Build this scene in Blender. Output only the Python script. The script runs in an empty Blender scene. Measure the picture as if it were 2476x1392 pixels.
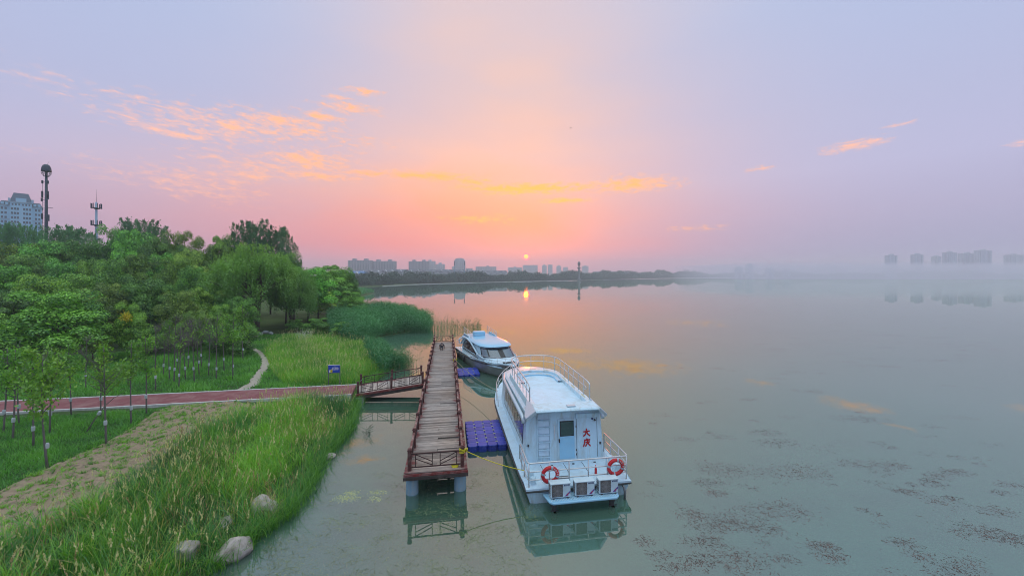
import bpy, bmesh, math, random
import numpy as np
from mathutils import Vector, Matrix, Euler

SC = bpy.context.scene
COL = SC.collection
R = math.radians
random.seed(7)

# ------------------------------------------------------------------ camera
CAM_H = 9.6                      # drone height over the lake, metres
FOC, CX, HORIZON = 950.0, 1238.0, 666.0   # survey constants of the viewpoint (2476 px wide picture)
cam_data = bpy.data.cameras.new("camera")
cam_data.sensor_width = 36.0
cam_data.lens = 36.0 * FOC / 2476.0
cam_data.shift_y = (HORIZON - 696.0) / 2476.0
cam_data.clip_start = 0.1
cam_data.clip_end = 20000
cam = bpy.data.objects.new("camera", cam_data)
cam.location = (0, 0, CAM_H)
cam.rotation_euler = (R(90), 0, 0)
COL.objects.link(cam)
SC.camera = cam

# ------------------------------------------------------------------ render / exposure
SC.render.engine = 'CYCLES'
SC.view_settings.view_transform = 'Standard'
SC.view_settings.look = 'None'
SC.view_settings.exposure = 0.5
SC.view_settings.gamma = 1.0
SC.view_settings.use_curve_mapping = False
cy = SC.cycles
cy.use_denoising = True
cy.filter_width = 1.0
cy.max_bounces = 8
cy.diffuse_bounces = 2
cy.glossy_bounces = 3
cy.transmission_bounces = 3
cy.transparent_max_bounces = 8
cy.volume_bounces = 1
cy.use_adaptive_sampling = True
cy.adaptive_threshold = 0.008
cy.sample_clamp_indirect = 4.0
cy.caustics_reflective = False
cy.caustics_refractive = False

HAZE_D = 0.00045
SUN_AZ = math.atan((1272 - CX) / FOC)          # clockwise from +Y
SUN_EL = math.atan((HORIZON - 620) / math.hypot(FOC, 34))

# ------------------------------------------------------------------ node helpers
def srgb(r, g, b):
    f = lambda c: (c / 255 / 12.92) if c / 255 <= 0.04045 else ((c / 255 + 0.055) / 1.055) ** 2.4
    return (f(r), f(g), f(b), 1.0)

class NT:
    """small wrapper to write node graphs compactly"""
    def __init__(self, tree):
        self.t = tree; self.n = tree.nodes; self.l = tree.links
    def add(self, typ, **kw):
        nd = self.n.new(typ)
        for k, v in kw.items(): setattr(nd, k, v)
        return nd
    def put(self, sock, v):
        if isinstance(v, bpy.types.NodeSocket): self.l.new(v, sock)
        elif v is not None: sock.default_value = v
    def math(self, op, a, b=None, c=None, clamp=False):
        nd = self.add('ShaderNodeMath', operation=op, use_clamp=clamp)
        for i, v in enumerate((a, b, c)): self.put(nd.inputs[i], v)
        return nd.outputs[0]
    def vmath(self, op, a, b=None):
        nd = self.add('ShaderNodeVectorMath', operation=op)
        self.put(nd.inputs[0], a); self.put(nd.inputs[1], b)
        return nd
    def mix(self, fac, a, b, blend='MIX'):
        nd = self.add('ShaderNodeMix', data_type='RGBA', blend_type=blend)
        self.put(nd.inputs[0], fac); self.put(nd.inputs[6], a); self.put(nd.inputs[7], b)
        return nd.outputs[2]
    def ramp(self, fac, stops, interp='LINEAR'):
        nd = self.add('ShaderNodeValToRGB'); cr = nd.color_ramp; cr.interpolation = interp
        while len(cr.elements) > 1: cr.elements.remove(cr.elements[-1])
        cr.elements[0].position, cr.elements[0].color = stops[0]
        for p, c in stops[1:]:
            e = cr.elements.new(p); e.color = c
        self.put(nd.inputs[0], fac)
        return nd.outputs[0]
    def noise(self, vec, scale, detail=4, rough=0.55, dist=0.0):
        nd = self.add('ShaderNodeTexNoise')
        self.put(nd.inputs['Vector'], vec); nd.inputs['Scale'].default_value = scale
        nd.inputs['Detail'].default_value = detail; nd.inputs['Roughness'].default_value = rough
        nd.inputs['Distortion'].default_value = dist
        return nd.outputs[0]
    def maprange(self, v, a, b, c=0.0, d=1.0, smooth=False):
        nd = self.add('ShaderNodeMapRange', interpolation_type='SMOOTHSTEP' if smooth else 'LINEAR')
        self.put(nd.inputs[0], v)
        for i, x in enumerate((a, b, c, d)): nd.inputs[i + 1].default_value = x
        return nd.outputs[0]

# ------------------------------------------------------------------ world: hazy pink sunset sky
world = bpy.data.worlds.new("World"); SC.world = world; world.use_nodes = True
w = NT(world.node_tree); w.n.clear()
tc = w.add('ShaderNodeTexCoord')
nrm = w.vmath('NORMALIZE', tc.outputs['Generated']).outputs[0]
sep = w.add('ShaderNodeSeparateXYZ'); w.put(sep.inputs[0], nrm)
el = w.math('ARCSINE', sep.outputs[2])
az = w.math('ARCTAN2', sep.outputs[0], sep.outputs[1])
elp = w.math('DIVIDE', w.math('MAXIMUM', el, 0.0), R(90))
e = lambda d: d / 90.0
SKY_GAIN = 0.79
sunside = w.ramp(elp, [(0, srgb(228, 135, 150)), (e(2.2), srgb(255, 134, 146)), (e(4.5), (1.06, .215, .175, 1)), (e(8), (1.06, .29, .165, 1)),
                       (e(12), srgb(253, 172, 138)), (e(17), srgb(243, 187, 170)), (e(25), srgb(229, 191, 183)),
                       (e(35), srgb(216, 193, 196)), (e(50), (0.68, 0.78, 0.98, 1)), (e(65), (1.15, 1.28, 1.32, 1)), (1, (1.65, 1.78, 1.75, 1))])  # unseen upper sky brightened in both ramps to lift light on the foreground
away = w.ramp(elp, [(0, srgb(150, 152, 186)), (e(3), srgb(152, 152, 188)), (e(7), srgb(168, 164, 198)), (e(12), srgb(178, 178, 212)),
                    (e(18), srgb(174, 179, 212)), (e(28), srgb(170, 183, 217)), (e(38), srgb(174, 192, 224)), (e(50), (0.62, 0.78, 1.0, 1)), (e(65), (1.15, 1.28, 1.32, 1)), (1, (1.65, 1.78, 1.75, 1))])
dz0 = w.math('SUBTRACT', az, R(-3))
daz = w.math('DIVIDE', dz0, w.math('ADD', R(25), w.math('MULTIPLY', w.math('LESS_THAN', dz0, 0.0), w.maprange(el, R(7), R(22), R(12), R(-4), True))))
side = w.math('EXPONENT', w.math('MULTIPLY', w.math('MULTIPLY', daz, daz), -1.0))
warp = w.noise(w.vmath('MULTIPLY', nrm, (2.0, 2.0, 7.0)).outputs[0], 1.6, 3, 0.5)
side = w.math('MULTIPLY', side, w.maprange(warp, 0.3, 0.7, 0.8, 1.1), clamp=True)
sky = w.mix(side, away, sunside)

# clouds: thin sunset wisps, laid out on the sky sphere by azimuth / elevation
ae = w.add('ShaderNodeCombineXYZ'); w.put(ae.inputs[0], az); w.put(ae.inputs[1], el)
def azel(u, v):
    return (math.atan((u - CX) / FOC), math.atan((HORIZON - v) / math.hypot(FOC, u - CX)))
WISPS = [(600, 302, 270, 26, .70), (480, 318, 150, 18, .72), (640, 400, 150, 30, .55), (470, 440, 170, 34, .50), (375, 312, 62, 9, 1.0), (440, 327, 70, 10, 1.0), (560, 305, 75, 18, 1.0), (670, 290, 110, 20, 1.0), (740, 318, 62, 10, .95), (775, 282, 60, 12, 1.0),
         (850, 263, 70, 13, 1.0), (882, 222, 45, 9, .9), (815, 235, 30, 7, .85), (735, 388, 105, 24, 1.05),
         (470, 462, 120, 9, .55), (610, 425, 60, 12, .8), (765, 424, 90, 9, .95), (900, 420, 75, 8, .95), (1010, 424, 125, 11, 1.05),
         (1285, 456, 165, 13, 1.25), (1150, 440, 50, 8, .8), (1362, 485, 62, 6, 1.1), (1520, 446, 105, 17, 1.0), (1160, 530, 80, 10, .8),
         (2075, 348, 60, 11, .8), (2020, 365, 40, 6, .55), (1835, 408, 34, 6, .75), (2178, 300, 34, 5, .7), (2470, 345, 40, 7, .8),
         (1690, 551, 60, 6, .6)]
cov = None
for (u, v, hw, hh, st) in WISPS:
    a0, e0 = azel(u, v); a1, _ = azel(u + hw, v); _, e1 = azel(u, v - hh)
    dv = w.vmath('SUBTRACT', ae.outputs[0], (a0, e0, 0)).outputs[0]
    ln = w.vmath('LENGTH', w.vmath('MULTIPLY', dv, (1 / abs(a1 - a0), 1 / abs(e1 - e0), 0)).outputs[0]).outputs['Value']
    g = w.math('MULTIPLY', w.math('SUBTRACT', 1.45, ln), st)
    cov = g if cov is None else w.math('MAXIMUM', cov, g)
cv = w.vmath('MULTIPLY', ae.outputs[0], (1.0, 3.2, 1)).outputs[0]
cn = w.noise(cv, 38, 9, 0.68, 0.5)
cn2 = w.noise(cv, 7.0, 3, 0.5, 0.2)
cov = w.math('ADD', cov, w.math('MULTIPLY', w.math('SUBTRACT', cn, 0.5), 4.4))
cov = w.math('ADD', cov, w.math('MULTIPLY', w.math('SUBTRACT', cn2, 0.5), 1.4))
cmask = w.maprange(cov, 0.0, 1.9, 0, 0.92, True)
sdir = (math.sin(SUN_AZ) * math.cos(SUN_EL), math.cos(SUN_AZ) * math.cos(SUN_EL), math.sin(SUN_EL))
sdot = w.vmath('DOT_PRODUCT', nrm, sdir).outputs['Value']
sang = w.math('ARCCOSINE', w.math('MINIMUM', sdot, 1.0))
ccol = w.ramp(w.math('DIVIDE', sang, R(60)), [(0, (1.25, .50, .01, 1)), (0.2, (1.22, .50, .03, 1)), (0.42, (1.18, .48, .14, 1)), (0.75, (1.10, .53, .34, 1)), (1, (1.0, .58, .50, 1))])
sky = w.mix(cmask, sky, ccol)
# soft aureole and the red sun's disc
aur = w.math('EXPONENT', w.math('MULTIPLY', w.math('DIVIDE', sang, R(1.3)), -1.0))
sky = w.mix(w.math('MULTIPLY', aur, 0.45), sky, srgb(255, 120, 130))
rim = w.maprange(sang, R(0.55), R(0.40), 0, 1, True)
sky = w.mix(rim, sky, (4.0, 0.12, 0.40, 1))
core = w.maprange(sang, R(0.38), R(0.27), 0, 1, True)
sky = w.mix(core, sky, (4.5, 1.15, 0.0, 1))
nish = w.add('ShaderNodeTexSky', sky_type='NISHITA', sun_disc=False)
nish.sun_elevation = SUN_EL; nish.sun_rotation = SUN_AZ; nish.dust_density = 3.0; nish.air_density = 1.2
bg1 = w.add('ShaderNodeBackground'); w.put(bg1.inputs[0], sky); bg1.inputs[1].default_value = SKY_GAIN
bg2 = w.add('ShaderNodeBackground'); w.put(bg2.inputs[0], nish.outputs[0]); bg2.inputs[1].default_value = 0.012
ads = w.add('ShaderNodeAddShader'); w.l.new(bg1.outputs[0], ads.inputs[0]); w.l.new(bg2.outputs[0], ads.inputs[1])
wo = w.add('ShaderNodeOutputWorld'); w.l.new(ads.outputs[0], wo.inputs[0])
world.cycles.sampling_method = 'MANUAL'
world.cycles.sample_map_resolution = 1024

# ------------------------------------------------------------------ sun lamp, low over the far shore
sun_data = bpy.data.lights.new("sun", 'SUN')
sun_data.energy = 0.3
sun_data.angle = R(0.53)
sun_data.color = (1.0, 0.16, 0.0)
sun = bpy.data.objects.new("sun", sun_data)
sun.rotation_euler = Vector(sdir).to_track_quat('Z', 'Y').to_euler()
sun.location = (20, 60, 60)
COL.objects.link(sun)

# ------------------------------------------------------------------ geometry helpers
def G(u, v, z=0.0):
    """surveyed spot: the point at height z that the viewpoint sees under picture coordinates u, v"""
    Y = FOC * (CAM_H - z) / (v - HORIZON)
    return Vector(((u - CX) / FOC * Y, Y, z))

def tag(o, label=None, cat=None, group=None, kind=None):
    if label: o['label'] = label
    if cat: o['category'] = cat
    if group: o['group'] = group
    if kind: o['kind'] = kind
    return o

def empty(name, loc=(0, 0, 0), rz=0.0, label=None, cat=None, group=None):
    o = bpy.data.objects.new(name, None)
    o.location = loc; o.rotation_euler = (0, 0, rz); o.empty_display_size = 0.3
    COL.objects.link(o)
    return tag(o, label, cat, group)

def link(name, me, parent=None, loc=None, rot=None, scale=None):
    o = bpy.data.objects.new(name, me); COL.objects.link(o)
    if parent is not None: o.parent = parent
    if loc is not None: o.location = loc
    if rot is not None: o.rotation_euler = rot
    if scale is not None: o.scale = scale
    return o

def copy_tree(o, parent=None):
    c = o.copy(); COL.objects.link(c); c.parent = parent
    for ch in list(o.children): copy_tree(ch, c)
    return c

class MB:
    """collects shapes into one mesh"""
    def __init__(self): self.v = []; self.f = []
    def add(self, vs, fs):
        b = len(self.v)
        self.v += [tuple(p) for p in vs]; self.f += [tuple(i + b for i in f) for f in fs]
        return self
    def box(self, c, s, rot=None):
        hx, hy, hz = s[0] / 2, s[1] / 2, s[2] / 2
        P = [Vector((x, y, z)) for z in (-hz, hz) for x, y in ((-hx, -hy), (hx, -hy), (hx, hy), (-hx, hy))]
        if rot is not None: P = [rot @ p for p in P]
        c = Vector(c)
        return self.add([p + c for p in P], [(3, 2, 1, 0), (4, 5, 6, 7), (0, 1, 5, 4), (1, 2, 6, 5), (2, 3, 7, 6), (3, 0, 4, 7)])
    def bar(self, p0, p1, wd, ht, up=Vector((0, 0, 1))):
        p0, p1 = Vector(p0), Vector(p1); d = (p1 - p0); L = d.length; d.normalize()
        s = d.cross(up)
        if s.length < 1e-4: s = d.cross(Vector((1, 0, 0)))
        s.normalize(); t = s.cross(d)
        m = Matrix((s, d, t)).transposed()
        return self.box((p0 + p1) / 2, (wd, L, ht), m)
    def tube(self, pts, r, n=8, closed=False, r1=None):
        pts = [Vector(p) for p in pts]; N = len(pts); rings = []
        ref = None
        for i, p in enumerate(pts):
            a = pts[(i - 1) % N] if (closed or i > 0) else p
            b = pts[(i + 1) % N] if (closed or i < N - 1) else p
            d = (b - a).normalized()
            if ref is None:
                ref = Vector((0, 0, 1)) if abs(d.z) < 0.9 else Vector((1, 0, 0))
            s = d.cross(ref)
            if s.length < 1e-5: s = d.cross(Vector((0.3, 1, 0.2)))
            s.normalize(); t = s.cross(d); ref = t
            rr = float(r if r1 is None else r + (r1 - r) * i / max(1, N - 1))
            rings.append([p + rr * (math.cos(2 * math.pi * k / n) * s + math.sin(2 * math.pi * k / n) * t) for k in range(n)])
        return self.loft(rings, closed)
    def loft(self, rings, closed=False, caps=True, ringclosed=True):
        n = len(rings[0]); N = len(rings); vs = [p for rg in rings for p in rg]; fs = []
        for i in range(N if closed else N - 1):
            j = (i + 1) % N
            for k in range(n if ringclosed else n - 1):
                k2 = (k + 1) % n
                fs.append((i * n + k, i * n + k2, j * n + k2, j * n + k))
        if caps and not closed and ringclosed:
            fs.append(tuple(reversed(range(n)))); fs.append(tuple((N - 1) * n + k for k in range(n)))
        return self.add(vs, fs)
    def lathe(self, prof, c=(0, 0, 0), n=16):
        c = Vector(c)
        rings = [[c + Vector((r * math.cos(2 * math.pi * k / n), r * math.sin(2 * math.pi * k / n), z)) for k in range(n)] for r, z in prof]
        return self.loft(rings)
    def prism(self, poly, z0, z1):
        n = len(poly)
        vs = [(x, y, z0) for x, y in poly] + [(x, y, z1) for x, y in poly]
        fs = [tuple(reversed(range(n))), tuple(range(n, 2 * n))] + [(k, (k + 1) % n, n + (k + 1) % n, n + k) for k in range(n)]
        return self.add(vs, fs)
    def mesh(self, name, mat, smooth=False):
        me = bpy.data.meshes.new(name); me.from_pydata(self.v, [], self.f); me.update()
        bm = bmesh.new(); bm.from_mesh(me); bmesh.ops.recalc_face_normals(bm, faces=bm.faces); bm.to_mesh(me); bm.free()
        if mat is not None: me.materials.append(mat)
        if smooth: me.polygons.foreach_set('use_smooth', [True] * len(me.polygons))
        return me
    def build(self, name, mat, parent=None, smooth=False, bevel=0.0, subsurf=0, loc=None, rot=None, angle=None, seg=2):
        o = link(name, self.mesh(name, mat, smooth), parent, loc, rot)
        if bevel:
            b = o.modifiers.new('bevel', 'BEVEL'); b.width = bevel; b.segments = seg; b.limit_method = 'ANGLE'; b.angle_limit = R(35)
        if subsurf:
            s = o.modifiers.new('sub', 'SUBSURF'); s.levels = subsurf; s.render_levels = subsurf
        if angle is not None:
            o.data.polygons.foreach_set('use_smooth', [True] * len(o.data.polygons))
            o.data.set_sharp_from_angle(angle=R(angle))
        return o

def np_mesh(name, verts, quads=None, tris=None, mat=None, attrs=None, smooth=False):
    """fast mesh from numpy arrays; attrs = {name: per-vertex float}"""
    me = bpy.data.meshes.new(name)
    verts = np.asarray(verts, np.float32)
    nq = 0 if quads is None else len(quads); nt = 0 if tris is None else len(tris)
    loops = []
    if nq: loops.append(np.asarray(quads, np.int32).ravel())
    if nt: loops.append(np.asarray(tris, np.int32).ravel())
    loops = np.concatenate(loops)
    me.vertices.add(len(verts)); me.vertices.foreach_set('co', verts.ravel())
    me.loops.add(len(loops)); me.loops.foreach_set('vertex_index', loops)
    starts = np.concatenate([np.arange(nq) * 4, nq * 4 + np.arange(nt) * 3]).astype(np.int32)
    me.polygons.add(nq + nt); me.polygons.foreach_set('loop_start', starts)
    if smooth: me.polygons.foreach_set('use_smooth', np.ones(nq + nt, bool))
    me.update(calc_edges=True)
    for k, a in (attrs or {}).items():
        at = me.attributes.new(k, 'FLOAT', 'POINT'); at.data.foreach_set('value', np.asarray(a, np.float32))
    if mat is not None: me.materials.append(mat)
    return me

# ------------------------------------------------------------------ materials
def new_mat(name):
    m = bpy.data.materials.new(name); m.use_nodes = True
    t = NT(m.node_tree); t.n.clear()
    out = t.add('ShaderNodeOutputMaterial')
    return m, t, out

def pmat(name, col, rough=0.5, var=0.12, scale=3.0, bump=0.0, bscale=30.0, metal=0.0, dirt=None, dirt_amt=0.0, dirt_scale=1.2, coat=0.0, stretch=(1, 1, 1), objvar=0.0, spec=0.5):
    m, t, out = new_mat(name)
    bs = t.add('ShaderNodeBsdfPrincipled')
    tc = t.add('ShaderNodeTexCoord'); vec = t.vmath('MULTIPLY', tc.outputs['Object'], stretch).outputs[0]
    c = (*col[:3], 1)
    n1 = t.noise(vec, scale, 5, 0.6)
    lo = tuple(x * (1 - var) for x in c[:3]) + (1,); hi = tuple(min(1, x * (1 + var)) for x in c[:3]) + (1,)
    colr = t.mix(n1, lo, hi)
    if dirt is not None:
        dn = t.noise(vec, dirt_scale, 6, 0.65, 0.6)
        colr = t.mix(t.maprange(dn, 0.45, 0.75, 0, dirt_amt), colr, (*dirt[:3], 1))
    if objvar:
        oi = t.add('ShaderNodeObjectInfo')
        k = t.maprange(oi.outputs['Random'], 0, 1, 1 - objvar, 1 + objvar)
        colr = t.vmath('SCALE', colr).outputs[0] if False else t.mix(1.0, colr, k, 'MULTIPLY')
    t.put(bs.inputs['Base Color'], colr)
    t.put(bs.inputs['Roughness'], t.maprange(n1, 0, 1, max(0.02, rough - 0.08), min(1, rough + 0.08)))
    bs.inputs['Metallic'].default_value = metal
    bs.inputs['Specular IOR Level'].default_value = spec
    if coat: bs.inputs['Coat Weight'].default_value = coat; bs.inputs['Coat Roughness'].default_value = 0.1
    if bump:
        bn = t.noise(vec, bscale, 6, 0.65)
        b = t.add('ShaderNodeBump'); b.inputs['Strength'].default_value = bump; b.inputs['Distance'].default_value = 0.02
        t.put(b.inputs['Height'], bn); t.put(bs.inputs['Normal'], b.outputs[0])
    t.l.new(bs.outputs[0], out.inputs[0])
    return m

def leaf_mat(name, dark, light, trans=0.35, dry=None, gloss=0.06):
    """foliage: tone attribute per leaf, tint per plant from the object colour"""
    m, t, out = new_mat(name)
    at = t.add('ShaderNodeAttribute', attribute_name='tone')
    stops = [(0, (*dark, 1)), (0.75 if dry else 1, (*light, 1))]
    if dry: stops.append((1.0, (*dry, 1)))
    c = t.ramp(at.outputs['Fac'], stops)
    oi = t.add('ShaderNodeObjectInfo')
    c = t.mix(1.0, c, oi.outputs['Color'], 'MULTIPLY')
    d = t.add('ShaderNodeBsdfDiffuse'); t.put(d.inputs[0], c)
    tr = t.add('ShaderNodeBsdfTranslucent'); t.put(tr.inputs[0], t.mix(1.0, c, (1.15, 1.1, 0.6, 1), 'MULTIPLY'))
    mx = t.add('ShaderNodeMixShader'); mx.inputs[0].default_value = trans
    t.l.new(d.outputs[0], mx.inputs[1]); t.l.new(tr.outputs[0], mx.inputs[2])
    gl = t.add('ShaderNodeBsdfGlossy'); gl.inputs['Roughness'].default_value = 0.45
    m2 = t.add('ShaderNodeMixShader'); m2.inputs[0].default_value = gloss
    t.l.new(mx.outputs[0], m2.inputs[1]); t.l.new(gl.outputs[0], m2.inputs[2])
    t.l.new(m2.outputs[0], out.inputs[0])
    return m

M = {}
M['gelcoat'] = pmat('gelcoat', (0.57, 0.80, 0.91), 0.3, 0.06, 1.5, dirt=(0.40, 0.44, 0.38), dirt_amt=0.75, dirt_scale=3.0, coat=0.3, stretch=(1, 1, .22))
M['gelcoat_deck'] = pmat('gelcoat_deck', (0.60, 0.80, 0.92), 0.5, 0.06, 2.0, dirt=(0.42, 0.46, 0.44), dirt_amt=0.45, dirt_scale=1.6, bump=0.1, bscale=80)
M['gelcoat_blue'] = pmat('gelcoat_blue', (0.30, 0.62, 0.83), 0.3, 0.06, 2.0, dirt=(0.5, 0.6, 0.62), dirt_amt=0.3, coat=0.3)
M['hull_grey'] = pmat('hull_grey', (0.36, 0.38, 0.36), 0.4, 0.15, 1.5, dirt=(0.20, 0.20, 0.15), dirt_amt=0.7, dirt_scale=1.3)
M['boot_stain'] = pmat('boot_stain', (0.22, 0.24, 0.17), 0.8, 0.4, 5.0, bump=0.4, bscale=40)
M['rubber'] = pmat('rubber', (0.06, 0.065, 0.065), 0.6, 0.3, 6)
M['steel'] = pmat('steel', (0.66, 0.68, 0.68), 0.3, 0.1, 8, metal=0.45, dirt=(0.25, 0.2, 0.14), dirt_amt=0.4)
M['molding'] = pmat('molding', (0.55, 0.64, 0.70), 0.3, 0.1, 5, metal=0.3)
M['glass'] = pmat('glass', (0.018, 0.026, 0.03), 0.06, 0.3, 2.0, coat=0.6, spec=0.8)
M['glass_green'] = pmat('glass_green', (0.012, 0.06, 0.055), 0.06, 0.25, 2.5, coat=0.6, spec=0.8)
M['glass_pale'] = pmat('glass_pale', (0.10, 0.15, 0.18), 0.08, 0.5, 2.2, coat=0.5, spec=0.8, stretch=(6, 6, 1))
M['black_frame'] = pmat('black_frame', (0.012, 0.014, 0.016), 0.4, 0.2)
M['red_paint'] = pmat('red_paint', (0.46, 0.008, 0.012), 0.45, 0.15, 5)
M['ring_red'] = pmat('ring_red', (0.60, 0.012, 0.02), 0.5, 0.12, 6, dirt=(0.5, 0.12, 0.1), dirt_amt=0.4)
M['white_paint'] = pmat('white_paint', (0.78, 0.80, 0.80), 0.5, 0.06, 4)
M['band_grey'] = pmat('band_grey', (0.36, 0.42, 0.48), 0.35, 0.1, 6)
M['ac_case'] = pmat('ac_case', (0.60, 0.74, 0.80), 0.45, 0.06, 3, dirt=(0.40, 0.42, 0.38), dirt_amt=0.35, dirt_scale=3)
M['ac_dark'] = pmat('ac_dark', (0.11, 0.10, 0.095), 0.6, 0.3, 8)
M['wire'] = pmat('wire', (0.30, 0.29, 0.28), 0.5, 0.2, 8, metal=0.3)
M['navy'] = pmat('navy', (0.03, 0.05, 0.16), 0.5, 0.1)
M['badge'] = pmat('badge', (0.11, 0.06, 0.30), 0.5, 0.1)
M['yellow_rope'] = pmat('yellow_rope', (0.72, 0.62, 0.03), 0.7, 0.2, 30, bump=0.6, bscale=120)
M['dull_rope'] = pmat('dull_rope', (0.40, 0.34, 0.20), 0.8, 0.2, 30, bump=0.6, bscale=120)
M['tape'] = pmat('tape', (0.62, 0.56, 0.30), 0.7, 0.25, 10)
M['pontoon_blue'] = pmat('pontoon_blue', (0.020, 0.055, 0.44), 0.42, 0.2, 5, dirt=(0.22, 0.22, 0.34), dirt_amt=0.4, dirt_scale=4, objvar=0.18)
M['pontoon_pin'] = pmat('pontoon_pin', (0.33, 0.33, 0.30), 0.7, 0.3, 20)
M['rail_wood'] = pmat('rail_wood', (0.085, 0.022, 0.018), 0.55, 0.35, 6, dirt=(0.30, 0.22, 0.19), dirt_amt=0.6, dirt_scale=5, bump=0.2, bscale=40)
M['rail_top'] = pmat('rail_top', (0.14, 0.038, 0.030), 0.55, 0.4, 5, dirt=(0.46, 0.37, 0.32), dirt_amt=0.95, dirt_scale=4, bump=0.3, bscale=40)
M['dark_iron'] = pmat('dark_iron', (0.045, 0.018, 0.016), 0.5, 0.3, 8)
M['beam_wood'] = pmat('beam_wood', (0.05, 0.035, 0.03), 0.75, 0.4, 4, dirt=(0.2, 0.17, 0.14), dirt_amt=0.5, bump=0.4, stretch=(1, 8, 1))
M['red_beam'] = pmat('red_beam', (0.20, 0.03, 0.025), 0.6, 0.3, 5, dirt=(0.4, 0.33, 0.3), dirt_amt=0.55, dirt_scale=3)
M['concrete'] = pmat('concrete', (0.34, 0.37, 0.37), 0.85, 0.15, 3, bump=0.35, bscale=25, dirt=(0.16, 0.17, 0.14), dirt_amt=0.5)
M['pile'] = pmat('pile', (0.24, 0.40, 0.50), 0.7, 0.25, 3, bump=0.35, bscale=20, dirt=(0.40, 0.40, 0.34), dirt_amt=0.7, dirt_scale=4, stretch=(1, 1, .4))
M['kerb'] = pmat('kerb', (0.60, 0.60, 0.57), 0.85, 0.12, 2, bump=0.3, dirt=(0.3, 0.3, 0.26), dirt_amt=0.5, dirt_scale=2)
M['red_track'] = pmat('red_track', (0.22, 0.070, 0.074), 0.9, 0.28, 1.4, bump=0.4, bscale=60, dirt=(0.34, 0.20, 0.18), dirt_amt=0.8, dirt_scale=1.1)
M['bark'] = pmat('bark', (0.075, 0.060, 0.047), 0.9, 0.35, 8, bump=0.6, bscale=25, stretch=(1, 1, 0.25))
M['bark_grey'] = pmat('bark_grey', (0.16, 0.145, 0.13), 0.9, 0.3, 8, bump=0.5, bscale=25, stretch=(1, 1, 0.25))
M['wrap'] = pmat('wrap', (0.50, 0.55, 0.56), 0.7, 0.1, 10, bump=0.3)
M['rock'] = pmat('rock', (0.50, 0.45, 0.40), 0.9, 0.45, 5.0, bump=1.0, bscale=14, dirt=(0.22, 0.14, 0.10), dirt_amt=0.7, dirt_scale=2.4)
M['sign_blue'] = pmat('sign_blue', (0.012, 0.07, 0.46), 0.4, 0.06)
M['metal_grey'] = pmat('metal_grey', (0.16, 0.17, 0.18), 0.5, 0.2, 5, metal=0.3)
M['mast_blue'] = pmat('mast_blue', (0.018, 0.045, 0.065), 0.55, 0.2, 0.6)
M['mast_light'] = pmat('mast_light', (0.30, 0.42, 0.52), 0.55, 0.12, 0.4)
M['tower_wall'] = pmat('tower_wall', (0.36, 0.62, 0.80), 0.8, 0.07, 0.2)
M['tower_trim'] = pmat('tower_trim', (0.34, 0.50, 0.62), 0.8, 0.07, 0.3)
M['tower_roof'] = pmat('tower_roof', (0.10, 0.16, 0.21), 0.7, 0.2, 0.3)
M['far_glass'] = pmat('far_glass', (0.07, 0.12, 0.16), 0.3, 0.5, 0.4)
M['house_white'] = pmat('house_white', (0.52, 0.53, 0.54), 0.8, 0.1, 0.2)
M['house_roof'] = pmat('house_roof', (0.14, 0.15, 0.17), 0.8, 0.2, 0.2)
M['house_roof_blue'] = pmat('house_roof_blue', (0.10, 0.22, 0.42), 0.6, 0.15, 0.2)
M['monument'] = pmat('monument', (0.16, 0.19, 0.18), 0.7, 0.15, 0.3)

def facade_mat(name, wall, win, fw, fh):
    """distant residential facade: storeys and window bays too small to tell apart one by one"""
    m, t, out = new_mat(name)
    tc = t.add('ShaderNodeTexCoord'); sp = t.add('ShaderNodeSeparateXYZ'); t.put(sp.inputs[0], tc.outputs['Object'])
    hx = t.math('ADD', sp.outputs[0], sp.outputs[1])
    fx = t.math('FRACT', t.math('DIVIDE', hx, fw)); fz = t.math('FRACT', t.math('DIVIDE', sp.outputs[2], fh))
    ix = t.math('MULTIPLY', t.math('GREATER_THAN', fx, 0.3), t.math('LESS_THAN', fx, 0.75))
    iz = t.math('MULTIPLY', t.math('GREATER_THAN', fz, 0.3), t.math('LESS_THAN', fz, 0.8))
    bs = t.add('ShaderNodeBsdfPrincipled'); bs.inputs['Roughness'].default_value = 0.7
    t.put(bs.inputs['Base Color'], t.mix(t.math('MULTIPLY', ix, iz), (*wall, 1), (*win, 1)))
    t.l.new(bs.outputs[0], out.inputs[0])
    return m
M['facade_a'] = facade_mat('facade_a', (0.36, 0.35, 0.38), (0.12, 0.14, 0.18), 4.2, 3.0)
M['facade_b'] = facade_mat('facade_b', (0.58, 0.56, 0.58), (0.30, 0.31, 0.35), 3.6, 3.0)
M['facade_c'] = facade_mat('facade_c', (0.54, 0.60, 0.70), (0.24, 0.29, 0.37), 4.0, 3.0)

M['leaf_round'] = leaf_mat('leaf_round', (0.024, 0.140, 0.024), (0.310, 0.680, 0.070), 0.16)
M['leaf_willow'] = leaf_mat('leaf_willow', (0.050, 0.210, 0.036), (0.260, 0.580, 0.085))
M['leaf_poplar'] = leaf_mat('leaf_poplar', (0.035, 0.140, 0.062), (0.140, 0.350, 0.140), 0.3)
M['leaf_young'] = leaf_mat('leaf_young', (0.060, 0.230, 0.030), (0.280, 0.620, 0.070))
M['leaf_yellow'] = leaf_mat('leaf_yellow', (0.50, 0.42, 0.02), (0.80, 0.68, 0.04))
M['leaf_far'] = leaf_mat('leaf_far', (0.022, 0.065, 0.045), (0.055, 0.130, 0.070), 0.2)
M['grass'] = leaf_mat('grass', (0.026, 0.190, 0.020), (0.300, 0.680, 0.045), 0.4, dry=(0.72, 0.60, 0.22))
M['lawn'] = leaf_mat('lawn', (0.030, 0.210, 0.028), (0.230, 0.640, 0.060), 0.4)
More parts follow.
